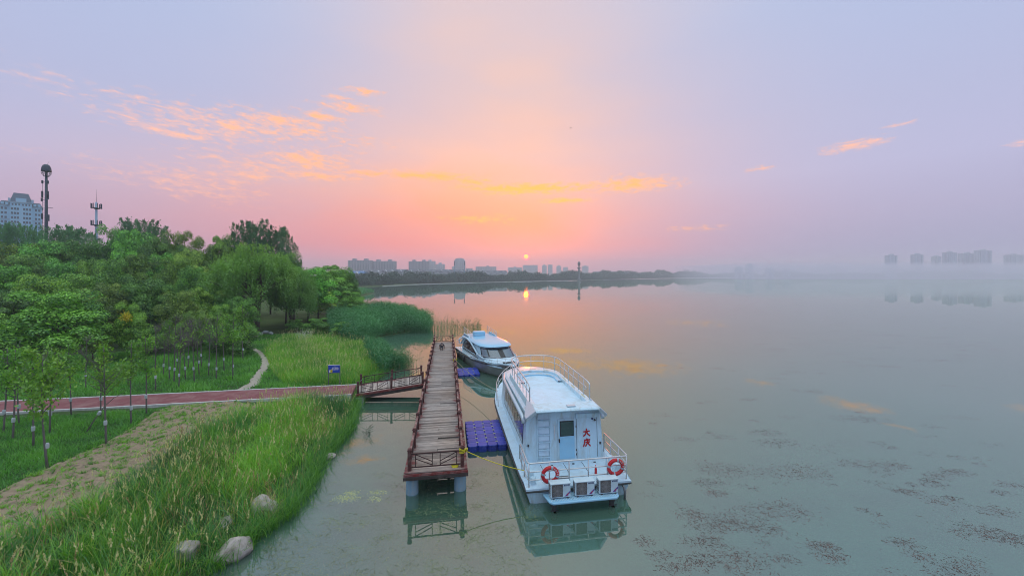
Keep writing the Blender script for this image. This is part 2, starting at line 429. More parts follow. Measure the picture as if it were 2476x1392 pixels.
M['plume'] = leaf_mat('plume', (0.62, 0.64, 0.60), (0.85, 0.86, 0.82), 0.3)
M['straw'] = leaf_mat('straw', (0.30, 0.20, 0.09), (0.62, 0.47, 0.22), 0.3)
M['grass_dark'] = leaf_mat('grass_dark', (0.016, 0.130, 0.030), (0.120, 0.420, 0.070), 0.4, dry=(0.50, 0.42, 0.18))
M['seed'] = leaf_mat('seed', (0.55, 0.55, 0.20), (0.85, 0.82, 0.45), 0.3)
M['reed'] = leaf_mat('reed', (0.020, 0.140, 0.055), (0.130, 0.460, 0.140), 0.3)
M['reed_dark'] = leaf_mat('reed_dark', (0.020, 0.080, 0.036), (0.070, 0.190, 0.075), 0.2)
M['weed'] = leaf_mat('weed', (0.050, 0.032, 0.026), (0.200, 0.140, 0.115), 0.05)
M['weed_green'] = leaf_mat('weed_green', (0.060, 0.095, 0.040), (0.300, 0.370, 0.170), 0.1)
M['algae'] = leaf_mat('algae', (0.42, 0.50, 0.14), (0.70, 0.74, 0.30), 0.1)

def wood_plank_mat():
    m, t, out = new_mat('weathered_plank')
    tc = t.add('ShaderNodeTexCoord'); oi = t.add('ShaderNodeObjectInfo')
    off = t.vmath('ADD', tc.outputs['Object'], t.vmath('SCALE', oi.outputs['Location']).outputs[0]).outputs[0]
    sc = t.vmath('MULTIPLY', off, (1.0, 14.0, 14.0)).outputs[0]
    g = t.noise(sc, 3.0, 6, 0.65, 0.4)
    big = t.noise(off, 1.7, 4, 0.6)
    base = t.ramp(g, [(0.25, (0.11, 0.095, 0.085, 1)), (0.5, (0.35, 0.305, 0.27, 1)), (0.8, (0.55, 0.50, 0.45, 1))])
    k = t.maprange(oi.outputs['Random'], 0, 1, 0.55, 1.3)
    base = t.mix(t.maprange(t.noise(off, .35, 3, .5), .42, .7, 0, .55), base, t.mix(1.0, base, (1.0, .78, .62, 1), 'MULTIPLY'))
    base = t.mix(1.0, base, k, 'MULTIPLY')
    sp = t.add('ShaderNodeSeparateXYZ'); t.put(sp.inputs[0], tc.outputs['Object'])
    ax = t.math('ABSOLUTE', sp.outputs[0])
    wear = t.math('ADD', t.maprange(ax, 0.62, 1.3, -0.42, 0.42), t.math('MULTIPLY', t.math('SUBTRACT', big, 0.42), 2.0))
    wear = t.math('ADD', wear, t.math('MULTIPLY', t.math('SUBTRACT', g, 0.5), 1.2))
    base = t.mix(t.maprange(wear, 0.1, 0.5, 0, 0.85, True), base, (0.19, 0.026, 0.024, 1))
    bs = t.add('ShaderNodeBsdfPrincipled'); t.put(bs.inputs['Base Color'], base); bs.inputs['Roughness'].default_value = 0.8
    b = t.add('ShaderNodeBump'); b.inputs['Strength'].default_value = 0.5; b.inputs['Distance'].default_value = 0.015
    t.put(b.inputs['Height'], g); t.put(bs.inputs['Normal'], b.outputs[0])
    t.l.new(bs.outputs[0], out.inputs[0])
    return m
M['plank'] = wood_plank_mat()

def text_mesh(txt, size, mat, depth=0.004, offset=0.0):
    cu = bpy.data.curves.new('lettering', 'FONT'); cu.body = txt; cu.size = size; cu.extrude = depth; cu.offset = offset
    cu.align_x = 'CENTER'; cu.align_y = 'CENTER'
    ob = bpy.data.objects.new('tmp_text', cu); COL.objects.link(ob)
    bpy.context.view_layer.update()
    me = bpy.data.meshes.new_from_object(ob.evaluated_get(bpy.context.evaluated_depsgraph_get()))
    bpy.data.objects.remove(ob); bpy.data.curves.remove(cu)
    me.materials.clear(); me.materials.append(mat)
    return me

# ------------------------------------------------------------------ land, lake bed, water
SHORE = [(-9.4, -60), (-9.6, 4)] + [tuple(G(u, v)[:2]) for u, v in
         [(500, 1392), (560, 1352), (612, 1308), (705, 1245), (748, 1180), (785, 1108), (845, 1045), (860, 990), (872, 952),
          (925, 905), (962, 893), (922, 842), (888, 825), (930, 813), (985, 804), (1012, 790), (1005, 770), (945, 756), (880, 748),
          (838, 734), (850, 722), (880, 716), (908, 710), (880, 704), (850, 700), (862, 695.5), (925, 692), (1000, 688), (1130, 684), (1272, 680.5), (1400, 677.8), (1520, 674.8), (1640, 672.2)]]
SHORE += [(1000, 1560), (1400, 1250), (2200, 1130), (4200, 900), (9000, 900)]
LAND = SHORE + [(9000, 9000), (-9000, 9000), (-9000, -60)]

def shore_dist(x, y):
    """signed distance to the waterline, positive on land (numpy)"""
    P = np.array(LAND, float); n = len(P)
    d2 = np.full(x.shape, 1e18); inside = np.zeros(x.shape, bool)
    for i in range(n):
        ax, ay = P[i]; bx, by = P[(i + 1) % n]
        dx, dy = bx - ax, by - ay
        t = np.clip(((x - ax) * dx + (y - ay) * dy) / (dx * dx + dy * dy + 1e-9), 0, 1)
        d2 = np.minimum(d2, (x - ax - t * dx) ** 2 + (y - ay - t * dy) ** 2)
        c = ((ay > y) != (by > y)) & (x < (bx - ax) * (y - ay) / (by - ay + 1e-12) + ax)
        inside ^= c
    d = np.sqrt(d2)
    return np.where(inside, d, -d)

def bumps(x, y):
    return (np.sin(x * 0.9 + 1.3 * np.sin(y * 0.6)) * np.cos(y * 0.8 + np.sin(x * 0.5)) * 0.05
            + np.sin(x * 2.3 + y * 1.7) * np.sin(y * 2.9 - x * 1.1) * 0.02)

def height(x, y):
    x = np.asarray(x, float); y = np.asarray(y, float)
    d = shore_dist(x, y)
    land = 0.02 + 0.5 * (1 - np.exp(-np.maximum(d, 0) / 1.6)) + 0.45 * np.clip((y - 36) / 25, 0, 1) * np.clip((d - 8) / 20, 0, 1) + bumps(x, y) * np.clip(d / 1.5, 0, 1)
    land = land + np.clip((d - 90) / 900, 0, 1) * 1.5
    bed = -0.06 - 0.15 * np.minimum(-d, 3) - 0.07 * np.clip(-d - 3, 0, 17) + bumps(x, y)
    bed = np.minimum(bed, -0.03)
    return np.where(d > 0, land, bed)

def hz(x, y):
    return float(height(np.array([x]), np.array([y]))[0])

def axis(core0, core1, step, lo, hi, grow=1.16):
    a = list(np.arange(core0, core1 + 1e-6, step))
    s = step
    while a[-1] < hi: s *= grow; a.append(a[-1] + s)
    s = step; pre = []
    p = core0
    while p > lo: s *= grow; p -= s; pre.append(p)
    return np.array(pre[::-1] + a)

gx = axis(-60, 12, 0.55, -8000, 8000); gy = axis(8, 100, 0.6, -50, 8500)
XX, YY = np.meshgrid(gx, gy)
ZZ = height(XX, YY)
nx, ny = len(gx), len(gy)
idx = np.arange(nx * ny).reshape(ny, nx)
quads = np.stack([idx[:-1, :-1], idx[:-1, 1:], idx[1:, 1:], idx[1:, :-1]], -1).reshape(-1, 4)

def ground_mat():
    m, t, out = new_mat('ground')
    geo = t.add('ShaderNodeNewGeometry'); pos = geo.outputs['Position']
    sp = t.add('ShaderNodeSeparateXYZ'); t.put(sp.inputs[0], pos)
    n1 = t.noise(pos, 0.9, 6, 0.65); n2 = t.noise(pos, 9.0, 4, 0.6)
    soil = t.mix(n1, (0.030, 0.075, 0.020, 1), (0.075, 0.130, 0.035, 1))
    soil = t.mix(t.maprange(n2, 0.5, 0.75, 0, 0.5), soil, (0.09, 0.075, 0.045, 1))
    bedc = t.mix(n1, (0.06, 0.16, 0.08, 1), (0.22, 0.38, 0.20, 1))
    bedc = t.mix(t.maprange(n2, 0.5, 0.8, 0, 0.6), bedc, (0.22, 0.34, 0.15, 1))
    bedc = t.mix(t.maprange(sp.outputs[2], -0.55, -1.1), bedc, (0.17, 0.34, 0.245, 1))
    c = t.mix(t.maprange(t.math('ADD', sp.outputs[2], t.math('MULTIPLY', n2, 0.06)), 0.02, 0.12), bedc, soil)
    bs = t.add('ShaderNodeBsdfPrincipled'); t.put(bs.inputs['Base Color'], c); bs.inputs['Roughness'].default_value = 0.95
    bs.inputs['Specular IOR Level'].default_value = 0.2
    b = t.add('ShaderNodeBump'); b.inputs['Strength'].default_value = 0.6; b.inputs['Distance'].default_value = 0.08
    t.put(b.inputs['Height'], n2); t.put(bs.inputs['Normal'], b.outputs[0])
    t.l.new(bs.outputs[0], out.inputs[0])
    return m
M['ground'] = ground_mat()
gme = np_mesh('ground', np.stack([XX.ravel(), YY.ravel(), ZZ.ravel()], 1), quads, None, M['ground'], smooth=True)
ground = tag(link('ground', gme), kind='structure')

def water_mat():
    m, t, out = new_mat('lake_water')
    geo = t.add('ShaderNodeNewGeometry'); pos = geo.outputs['Position']
    st = t.vmath('MULTIPLY', pos, (0.55, 1.0, 1.0)).outputs[0]
    n1 = t.noise(st, 0.55, 3, 0.5); n2 = t.noise(st, 3.2, 2, 0.5)
    b = t.add('ShaderNodeBump'); b.inputs['Strength'].default_value = 0.03; b.inputs['Distance'].default_value = 0.05
    t.put(b.inputs['Height'], t.math('ADD', n1, t.math('MULTIPLY', n2, 0.10)))
    fr = t.add('ShaderNodeFresnel'); fr.inputs[0].default_value = WATER_IOR; t.put(fr.inputs['Normal'], b.outputs[0])
    murk = t.noise(pos, 0.05, 3, 0.5)
    body = t.add('ShaderNodeBsdfDiffuse'); t.put(body.inputs[0], t.mix(murk, WATER_LO, WATER_HI))
    clear = t.add('ShaderNodeBsdfTransparent'); clear.inputs[0].default_value = (0.60, 0.93, 0.82, 1)
    # silt clouds the open lake; the shallows by the bank stay clearer
    sp = t.add('ShaderNodeSeparateXYZ'); t.put(sp.inputs[0], pos)
    near = t.math('MULTIPLY', t.maprange(sp.outputs[0], 3.0, -3.0, 0, 1, True), t.maprange(sp.outputs[1], 40.0, 20.0, 0, 1, True))
    m1 = t.add('ShaderNodeMixShader'); t.put(m1.inputs[0], t.math('ADD', 0.68, t.math('MULTIPLY', near, 0.08)))
    t.l.new(body.outputs[0], m1.inputs[1]); t.l.new(clear.outputs[0], m1.inputs[2])
    gl = t.add('ShaderNodeBsdfGlossy'); gl.inputs['Roughness'].default_value = 0.015; t.put(gl.inputs['Normal'], b.outputs[0])
    gl.inputs[0].default_value = (0.95, 1.0, 0.94, 1)
    m2 = t.add('ShaderNodeMixShader'); t.put(m2.inputs[0], fr.outputs[0])
    t.l.new(m1.outputs[0], m2.inputs[1]); t.l.new(gl.outputs[0], m2.inputs[2])
    t.l.new(m2.outputs[0], out.inputs[0])
    return m
WATER_IOR = 2.6
WATER_LO = (0.150, 0.340, 0.245, 1); WATER_HI = (0.220, 0.400, 0.290, 1)
M['water'] = water_mat()
wm = MB().add([(-8000, -50, 0), (8000, -50, 0), (8000, 8500, 0), (-8000, 8500, 0)], [(0, 1, 2, 3)])
water = tag(wm.build('lake_water', M['water']), kind='structure')

# --- sheets laid on the ground: strips sampled on the terrain
def strip(name, left, right, mat, lift, n=40, m=8, rough=0.0, ragged=0.0):
    """sheet between two polylines given as world xy, following the terrain"""
    def samp(pl, k):
        pl = [Vector(p) for p in pl]; L = [0]
        for a, b in zip(pl, pl[1:]): L.append(L[-1] + (b - a).length)
        out = []
        for i in range(k):
            s = L[-1] * i / (k - 1)
            for j in range(len(pl) - 1):
                if s <= L[j + 1] + 1e-6:
                    f = (s - L[j]) / max(1e-6, L[j + 1] - L[j]); out.append(pl[j].lerp(pl[j + 1], f)); break
        return out
    A, B = samp(left, n), samp(right, n)
    if ragged:
        rj = random.Random(4)
        A = [p + Vector((rj.uniform(-ragged, ragged), rj.uniform(-ragged, ragged))) for p in A]; B = [p + Vector((rj.uniform(-ragged, ragged), rj.uniform(-ragged, ragged))) for p in B]
    X = np.array([[A[i].lerp(B[i], j / (m - 1)).x for j in range(m)] for i in range(n)])
    Y = np.array([[A[i].lerp(B[i], j / (m - 1)).y for j in range(m)] for i in range(n)])
    Z = height(X, Y) + lift
    if rough: Z = Z + rough * (np.random.default_rng(2).random(Z.shape) + .8 * np.sin(X * 7 + Y * 3) * np.sin(Y * 8 - X * 2) * np.sin(X * 3.1))
    ii = np.arange(n * m).reshape(n, m)
    q = np.stack([ii[:-1, :-1], ii[:-1, 1:], ii[1:, 1:], ii[1:, :-1]], -1).reshape(-1, 4)
    me = np_mesh(name, np.stack([X.ravel(), Y.ravel(), Z.ravel()], 1), q, None, mat, smooth=True)
    return tag(link(name, me), kind='structure')

def sand_mat(name, a, b, c):
    m, t, out = new_mat(name)
    geo = t.add('ShaderNodeNewGeometry'); pos = geo.outputs['Position']
    n1 = t.noise(pos, 1.3, 6, 0.65); n2 = t.noise(pos, 5.0, 6, 0.72, 0.6)
    col = t.mix(n1, (*a, 1), (*b, 1)); col = t.mix(t.maprange(n2, 0.5, 0.7, 0, 0.75), col, (*c, 1))
    bs = t.add('ShaderNodeBsdfPrincipled'); t.put(bs.inputs['Base Color'], col); bs.inputs['Roughness'].default_value = 0.95
    bp = t.add('ShaderNodeBump'); bp.inputs['Strength'].default_value = 0.9; bp.inputs['Distance'].default_value = 0.10
    t.put(bp.inputs['Height'], n2); t.put(bs.inputs['Normal'], bp.outputs[0])
    t.l.new(bs.outputs[0], out.inputs[0])
    return m
M['sand'] = sand_mat('sand', (0.27, 0.195, 0.12), (0.47, 0.365, 0.25), (0.09, 0.065, 0.04))
M['trail'] = sand_mat('trail', (0.36, 0.31, 0.25), (0.55, 0.49, 0.41), (0.14, 0.17, 0.06))
g2 = lambda u, v, z=0.5: tuple(G(u, v, z)[:2])
SAND_N = [g2(*p) for p in [(-250, 1290), (0, 1190), (130, 1130), (250, 1075), (330, 1030), (375, 998), (410, 983), (560, 972)]]
SAND_S = [g2(*p) for p in [(-250, 1460), (0, 1345), (120, 1285), (250, 1212), (380, 1130), (470, 1060), (560, 1015), (660, 985)]]
sand = strip('sandy_strip', SAND_N, SAND_S, M['sand'], 0.03, 240, 46, rough=.045)
TR = [(630, 806), (606, 822), (596, 833), (622, 846), (640, 862), (643, 880), (632, 895), (618, 910), (612, 925), (575, 938), (520, 948)]
tw = [0.5, .45, .45, .5, .6, .7, .6, .6, .7, .7, .6]
trl, trr = [], []
for i, (u, v) in enumerate(TR):
    p = G(u, v, 0.7); a = G(*TR[max(0, i - 1)], 0.7); b = G(*TR[min(len(TR) - 1, i + 1)], 0.7)
    d = (b - a).normalized(); nrm_ = Vector((-d.y, d.x, 0)) * tw[i] * 0.62
    trl.append(tuple((p + nrm_)[:2])); trr.append(tuple((p - nrm_)[:2]))
trail = strip('dirt_trail', trl, trr, M['trail'], 0.025, 90, 7, rough=.02, ragged=.16)

# --- red running path with white kerb stones
PZ = 0.62
far_k = [Vector((-60, 26.1, 0))] + [G(u, v, PZ) for u, v in [(0, 970), (300, 957), (600, 942.5), (840, 931), (862, 929.8)]]
near_k = [Vector((-60, 23.7, 0))] + [G(u, v, PZ) for u, v in [(0, 997), (300, 981.5), (560, 967.5), (820, 954.5), (850, 953)]]
def resample(pl, step):
    out = [pl[0].copy()]
    L = 0
    for a, b in zip(pl, pl[1:]):
        n = max(1, int(round((b - a).length / step)))
        for i in range(1, n + 1): out.append(a.lerp(b, i / n))
    return out
fk = resample([Vector((p.x, p.y, 0)) for p in far_k], 1.0); nk = resample([Vector((p.x, p.y, 0)) for p in near_k], 1.0)
n_ = min(len(fk), len(nk))
pm = MB()
fk2 = [far_k[0].lerp(far_k[0], 0)]
def at_frac(pl, f):
    L = [0]
    for a, b in zip(pl, pl[1:]): L.append(L[-1] + (Vector(b[:2]) - Vector(a[:2])).length)
    s = f * L[-1]
    for j in range(len(pl) - 1):
        if s <= L[j + 1] + 1e-6: return Vector(pl[j]).lerp(Vector(pl[j + 1]), (s - L[j]) / (L[j + 1] - L[j]))
NP = 50
rings = []
for i in range(NP + 1):
    a = at_frac(far_k, i / NP); b = at_frac(near_k, i / NP)
    rings.append([(a.x, a.y, PZ), (b.x, b.y, PZ), (b.x, b.y, -0.3), (a.x, a.y, -0.3)])
pm.loft(rings)
path = tag(pm.build('running_path', M['red_track']), kind='structure')
def kerb_row(pl, out_sign):
    ks = resample([Vector((p.x, p.y, 0)) for p in pl], 0.98)
    k = 0
    for a, b in zip(ks, ks[1:]):
        if a.x < -44: continue
        d = (b - a).normalized(); nn = Vector((-d.y, d.x, 0)) * out_sign
        c = (a + b) / 2 + nn * 0.075
        mb = MB().box((0, 0, 0), ((b - a).length - 0.015, 0.15, 0.55))
        mb.build('kerb_stone', M['kerb'], path, bevel=0.012, loc=(c.x, c.y, PZ - 0.275 + 0.035 + random.uniform(-.006, .006)), rot=(0, 0, math.atan2(d.y, d.x)), seg=1)
        k += 1
kerb_row(far_k, 1); kerb_row(near_k, -1)
# concrete footing along the near kerb
cb = MB(); rings = []
for i in range(NP + 1):
    b = at_frac(near_k, i / NP)
    rings.append([(b.x, b.y - 0.16, PZ - 0.14), (b.x, b.y - 0.55, PZ - 0.22), (b.x, b.y - 0.6, -0.3), (b.x, b.y - 0.16, -0.3)])
cb.loft(rings)
tag(cb.build('path_footing', M['concrete']), kind='structure')

# ------------------------------------------------------------------ wooden dock
def railing(parent, p0, p1, h0=0.10, h1=0.74, thick_top=False):
    """one railing bay between two posts: rails, stiles and slanting braces, each its own piece"""
    p0, p1 = Vector(p0), Vector(p1); up = Vector((0, 0, 1)); L = (p1 - p0).length
    P = lambda t, h: p0.lerp(p1, t) + up * h
    w_ = 0.035
    if thick_top: MB().bar(P(0, h1), P(1, h1), 0.10, 0.09).build('top_rail', M['rail_top'], parent, bevel=0.01, seg=1)
    else: MB().bar(P(0, h1), P(1, h1), 0.05, 0.05).build('top_rail', M['dark_iron'], parent)
    MB().bar(P(0, h0), P(1, h0), 0.04, 0.05).build('bottom_rail', M['dark_iron'], parent)
    hm = h0 + (h1 - h0) * 0.52; ts = (0.08, 0.42, 0.58, 0.92)
    for t in ts: MB().bar(P(t, h0 + .025), P(t, h1 - .025), w_, w_, (p1 - p0).normalized()).build('stile', M['dark_iron'], parent)
    for (t0, a, t1, b) in ((ts[0], h1 - .03, ts[1], hm - .10), (ts[0], hm + .06, ts[1], h0 + .05), (ts[3], h1 - .03, ts[2], hm - .10), (ts[3], hm + .06, ts[2], h0 + .05)):
        MB().bar(P(t0, a), P(t1, b), w_ * .8, w_ * .9).build('brace', M['dark_iron'], parent)

POST = MB().box((0, 0, 0.44), (0.155, 0.155, 0.88)).box((0, 0, 0.895), (0.185, 0.185, 0.04)).box((0, 0, 0.935), (0.13, 0.13, 0.04)).mesh('post', M['rail_wood'])

DZ, DL, DHW = 1.10, 33.7, 1.36
DANG = R(9.3)
dock = empty('wooden_dock', (-3.31, 17.14, 0), DANG, 'weathered plank dock with dark red railings standing on concrete piles', 'dock')
rng = random.Random(3)
PL = [MB().box((0, 0, 0), (2 * DHW * s, 0.138, 0.05)).mesh('plank', M['plank']) for s in (1.0, 0.995, 1.006)]
HP = [MB().box((0, 0, 0), (DHW * s, 0.138, 0.05)).mesh('plank', M['plank']) for s in (0.99, 1.0)]
y = 0.07; k = 0; pitch = 0.1475
while y < DL:
    j = rng.uniform(-.006, .006)
    if k % 9 == 4 and k < 260:
        s = rng.choice((-1, 1))
        for sg in (-1, 1):
            o = link('plank', rng.choice(HP), dock, (sg * DHW / 2 * 1.005, y + rng.uniform(-.008, .008), DZ - .025 + rng.uniform(-.007, .008)), (rng.uniform(-.02, .02), 0, rng.uniform(-.004, .004)))
    elif k in (14, 23, 61, 97):      # boards rotted away on one half
        link('plank', HP[0], dock, (-DHW / 2, y, DZ - .025), (0, 0, 0.002))
    else:
        link('plank', rng.choice(PL), dock, (j, y + rng.uniform(-.006, .006), DZ - .025 + rng.uniform(-.008, .009)), (rng.uniform(-.02, .02), rng.uniform(-.002, .002), rng.uniform(-.0025, .0025)))
    y += pitch; k += 1
for sx in (-1, 1):
    MB().bar((sx * (DHW - .07), 0.02, DZ - .16), (sx * (DHW - .07), DL, DZ - .16), 0.10, 0.20).build('side_beam', M['red_beam'], dock, bevel=0.01, seg=1)
    MB().bar((sx * 0.55, 0.10, DZ - .17), (sx * 0.55, DL - .1, DZ - .17), 0.14, 0.22).build('joist', M['beam_wood'], dock)
for yy in (-0.035, DL + 0.0):
    MB().bar((-DHW - .02, yy, DZ - .11), (DHW + .02, yy, DZ - .11), 0.05, 0.11).build('end_board', M['red_beam'], dock, bevel=0.008, seg=1)
    MB().bar((-DHW - .03, yy, DZ - .245), (DHW + .03, yy, DZ - .245), 0.09, 0.14).build('end_beam', M['beam_wood'], dock, bevel=0.01, seg=1)
yy = 0.42
while yy < DL:
    MB().bar((-DHW + .02, yy, DZ - .36), (DHW - .02, yy, DZ - .36), 0.22, 0.18).build('cross_beam', M['beam_wood'], dock)
    for sx in (-1, 1):
        MB().lathe([(0.26, -1.9), (0.27, 0.0), (0.265, DZ - .45)], (0, 0, 0), 20).build('pile', M['pile'], dock, loc=(sx * 1.05, yy, 0), angle=40)
    yy += 5.4
left_y = [0.18 + 14.0 / 6 * i for i in range(7)] + [16.72 + (DL - .12 - 16.72) / 8 * i for i in range(9)]
right_y = [0.18 + (DL - .30) / 15 * i for i in range(16)]
RX = 1.14
for sx, ys in ((-1, left_y), (1, right_y)):
    for i, yy in enumerate(ys):
        link('post', POST, dock, (sx * RX, yy, DZ), (rng.uniform(-.012, .012), rng.uniform(-.012, .012), 0), (1, 1, rng.uniform(.97, 1.03)))
        if i + 1 < len(ys) and not (sx < 0 and i == 6):
            railing(dock, (sx * RX, yy + .07, DZ), (sx * RX, ys[i + 1] - .07, DZ), thick_top=True)
for yy in (0.18, DL - .12):
    railing(dock, (-RX + .08, yy, DZ), (RX - .08, yy, DZ), 0.14, 0.72)

# ------------------------------------------------------------------ gangway from the path to the dock
GA = math.atan2(0.27, 0.963)
gang = empty('gangway', (-12.06, 30.80, 0), GA, 'short sloping footbridge with red side beams joining path and dock', 'footbridge')
GL, GW, z0, z1 = 4.98, 1.18, 0.64, 1.09
gz = lambda x: z0 + (z1 - z0) * x / GL
ga = math.atan2(z1 - z0, GL)
GPL = MB().box((0, 0, 0), (0.136, 2 * GW + .1, 0.04)).mesh('plank', M['plank'])
GPL2 = MB().box((0, 0, 0), (2 * GW + .1, 0.136, 0.04)).mesh('plank', M['plank'])
x = 0.06
while x < GL - .02:
    link('plank', GPL2, gang, (x, 0, gz(x) - .02 + rng.uniform(-.004, .005)), (0, -ga, R(90) + rng.uniform(-.003, .003)))
    x += 0.1435
for sy in (-1, 1):
    MB().bar((-.05, sy * (GW + .06), gz(0) - .05), (GL - .01, sy * (GW + .06), gz(GL) - .05), 0.09, 0.16).build('side_beam', M['red_beam'], gang, bevel=0.01, seg=1)
    MB().bar((-.05, sy * (GW - .02), gz(0) - .25), (GL - .02, sy * (GW - .02), gz(GL) - .25), 0.16, 0.22).build('girder', M['beam_wood'], gang)
    xs = [0.1, 2.52, GL - .1]
    for i, xx in enumerate(xs):
        link('post', POST, gang, (xx, sy * (GW - .02), gz(xx) - .01), (0, 0, 0))
        if i < 2:
            xe = xs[i + 1]
            railing(gang, (xx + .08, sy * (GW - .02), gz(xx)), (xe - .08, sy * (GW - .02), gz(xe)), 0.10, 0.72)
MB().box((0.25, 0, -0.05), (0.5, 2.7, 0.9)).build('abutment', M['concrete'], gang)
wrapm = MB()
for k in range(9):
    a = k * 0.9
    wrapm.bar((0.1 + .085 * math.cos(a), GW - .02 + .085 * math.sin(a), gz(0) + .2 + k * .05), (0.1 + .085 * math.cos(a + .9), GW - .02 + .085 * math.sin(a + .9), gz(0) + .25 + k * .05), .03, .03)
wrapm.build('tied_cord', M['wrap'], gang)

# ------------------------------------------------------------------ floating pontoons of blue plastic cubes
def cube_mesh(p):
    h = p * 0.488; c = p * 0.17; prof = []
    outline = []
    for sx, sy in ((1, 1), (-1, 1), (-1, -1), (1, -1)):
        a = (sx * h, sy * (h - c)); b = (sx * (h - c), sy * h)
        outline += [a, b] if sx * sy > 0 else [b, a]
    rings = []
    for z, s in ((-.22, .94), (-.20, .98), (-.02, 1), (.02, .97), (.06, 1), (.125, 1), (.15, .95), (.155, .80)):
        rings.append([(x * s, y_ * s, z) for x, y_ in outline])
    return MB().loft(rings).mesh('float_cube', M['pontoon_blue'])
def pontoon(loc, ang, nxp, nyp, p, label, tilt=(0, 0), jit=0.004):
    root = empty('floating_pontoon', loc, ang, label, 'pontoon')
    root.rotation_euler = (tilt[0], tilt[1], ang)
    cm = cube_mesh(p)
    pin = MB().lathe([(0.05, -.04), (0.085, -.01), (0.085, .005), (0.05, .015)], n=8).mesh('coupling_pin', M['pontoon_pin'])
    for i in range(nxp):
        for j in range(nyp):
            link('float_cube', cm, root, (i * p - (nxp - 1) * p / 2, j * p, rng.uniform(-jit, jit)), (rng.uniform(-.012, .012), rng.uniform(-.012, .012), 0))
    for i in range(nxp - 1):
        for j in range(nyp - 1):
            link('coupling_pin', pin, root, (i * p - (nxp - 2) * p / 2, j * p + p / 2, .145), (0, 0, 0))
    return root
pontoon((-1.36, 21.75, 0.16), DANG, 4, 7, 0.545, 'purple blue floating pontoon of square plastic cubes between dock and white boat')
pontoon((-4.10, 37.6, 0.04), DANG + .05, 4, 5, 0.52, 'half sunken blue cube pontoon beside the boat with dark arched side window', (0.03, -0.03), 0.012)

# ------------------------------------------------------------------ boats
def mirror(pts): return [(-x, y, z) for x, y, z in reversed(pts)]
def rail_tube(name, pts, parent, r=0.022, n=8): return MB().tube(pts, r, n).build(name, M['steel'], parent, smooth=True)
def arc(c, rx, ry, a0, a1, n, z): return [(c[0] + rx * math.cos(a0 + (a1 - a0) * i / n), c[1] + ry * math.sin(a0 + (a1 - a0) * i / n), z) for i in range(n + 1)]
def plan(hw, y0, y1, yf, n=12, pw=2.4, hw_aft=None):
    """plan outline port aft -> bow -> starboard aft: straight sides, rounded front"""
    ha = hw_aft or hw
    L = [(-ha, y0), (-hw + (hw - ha) * .5, (y0 + y1) / 2), (-hw, y1)]
    for i in range(1, n):
        a = math.pi / 2 * i / n
        L.append((-hw * abs(math.cos(a)) ** (2 / pw), y1 + (yf - y1) * abs(math.sin(a)) ** (2 / pw)))
    return L + [(0, yf)] + [(-x, y) for x, y in reversed(L)]

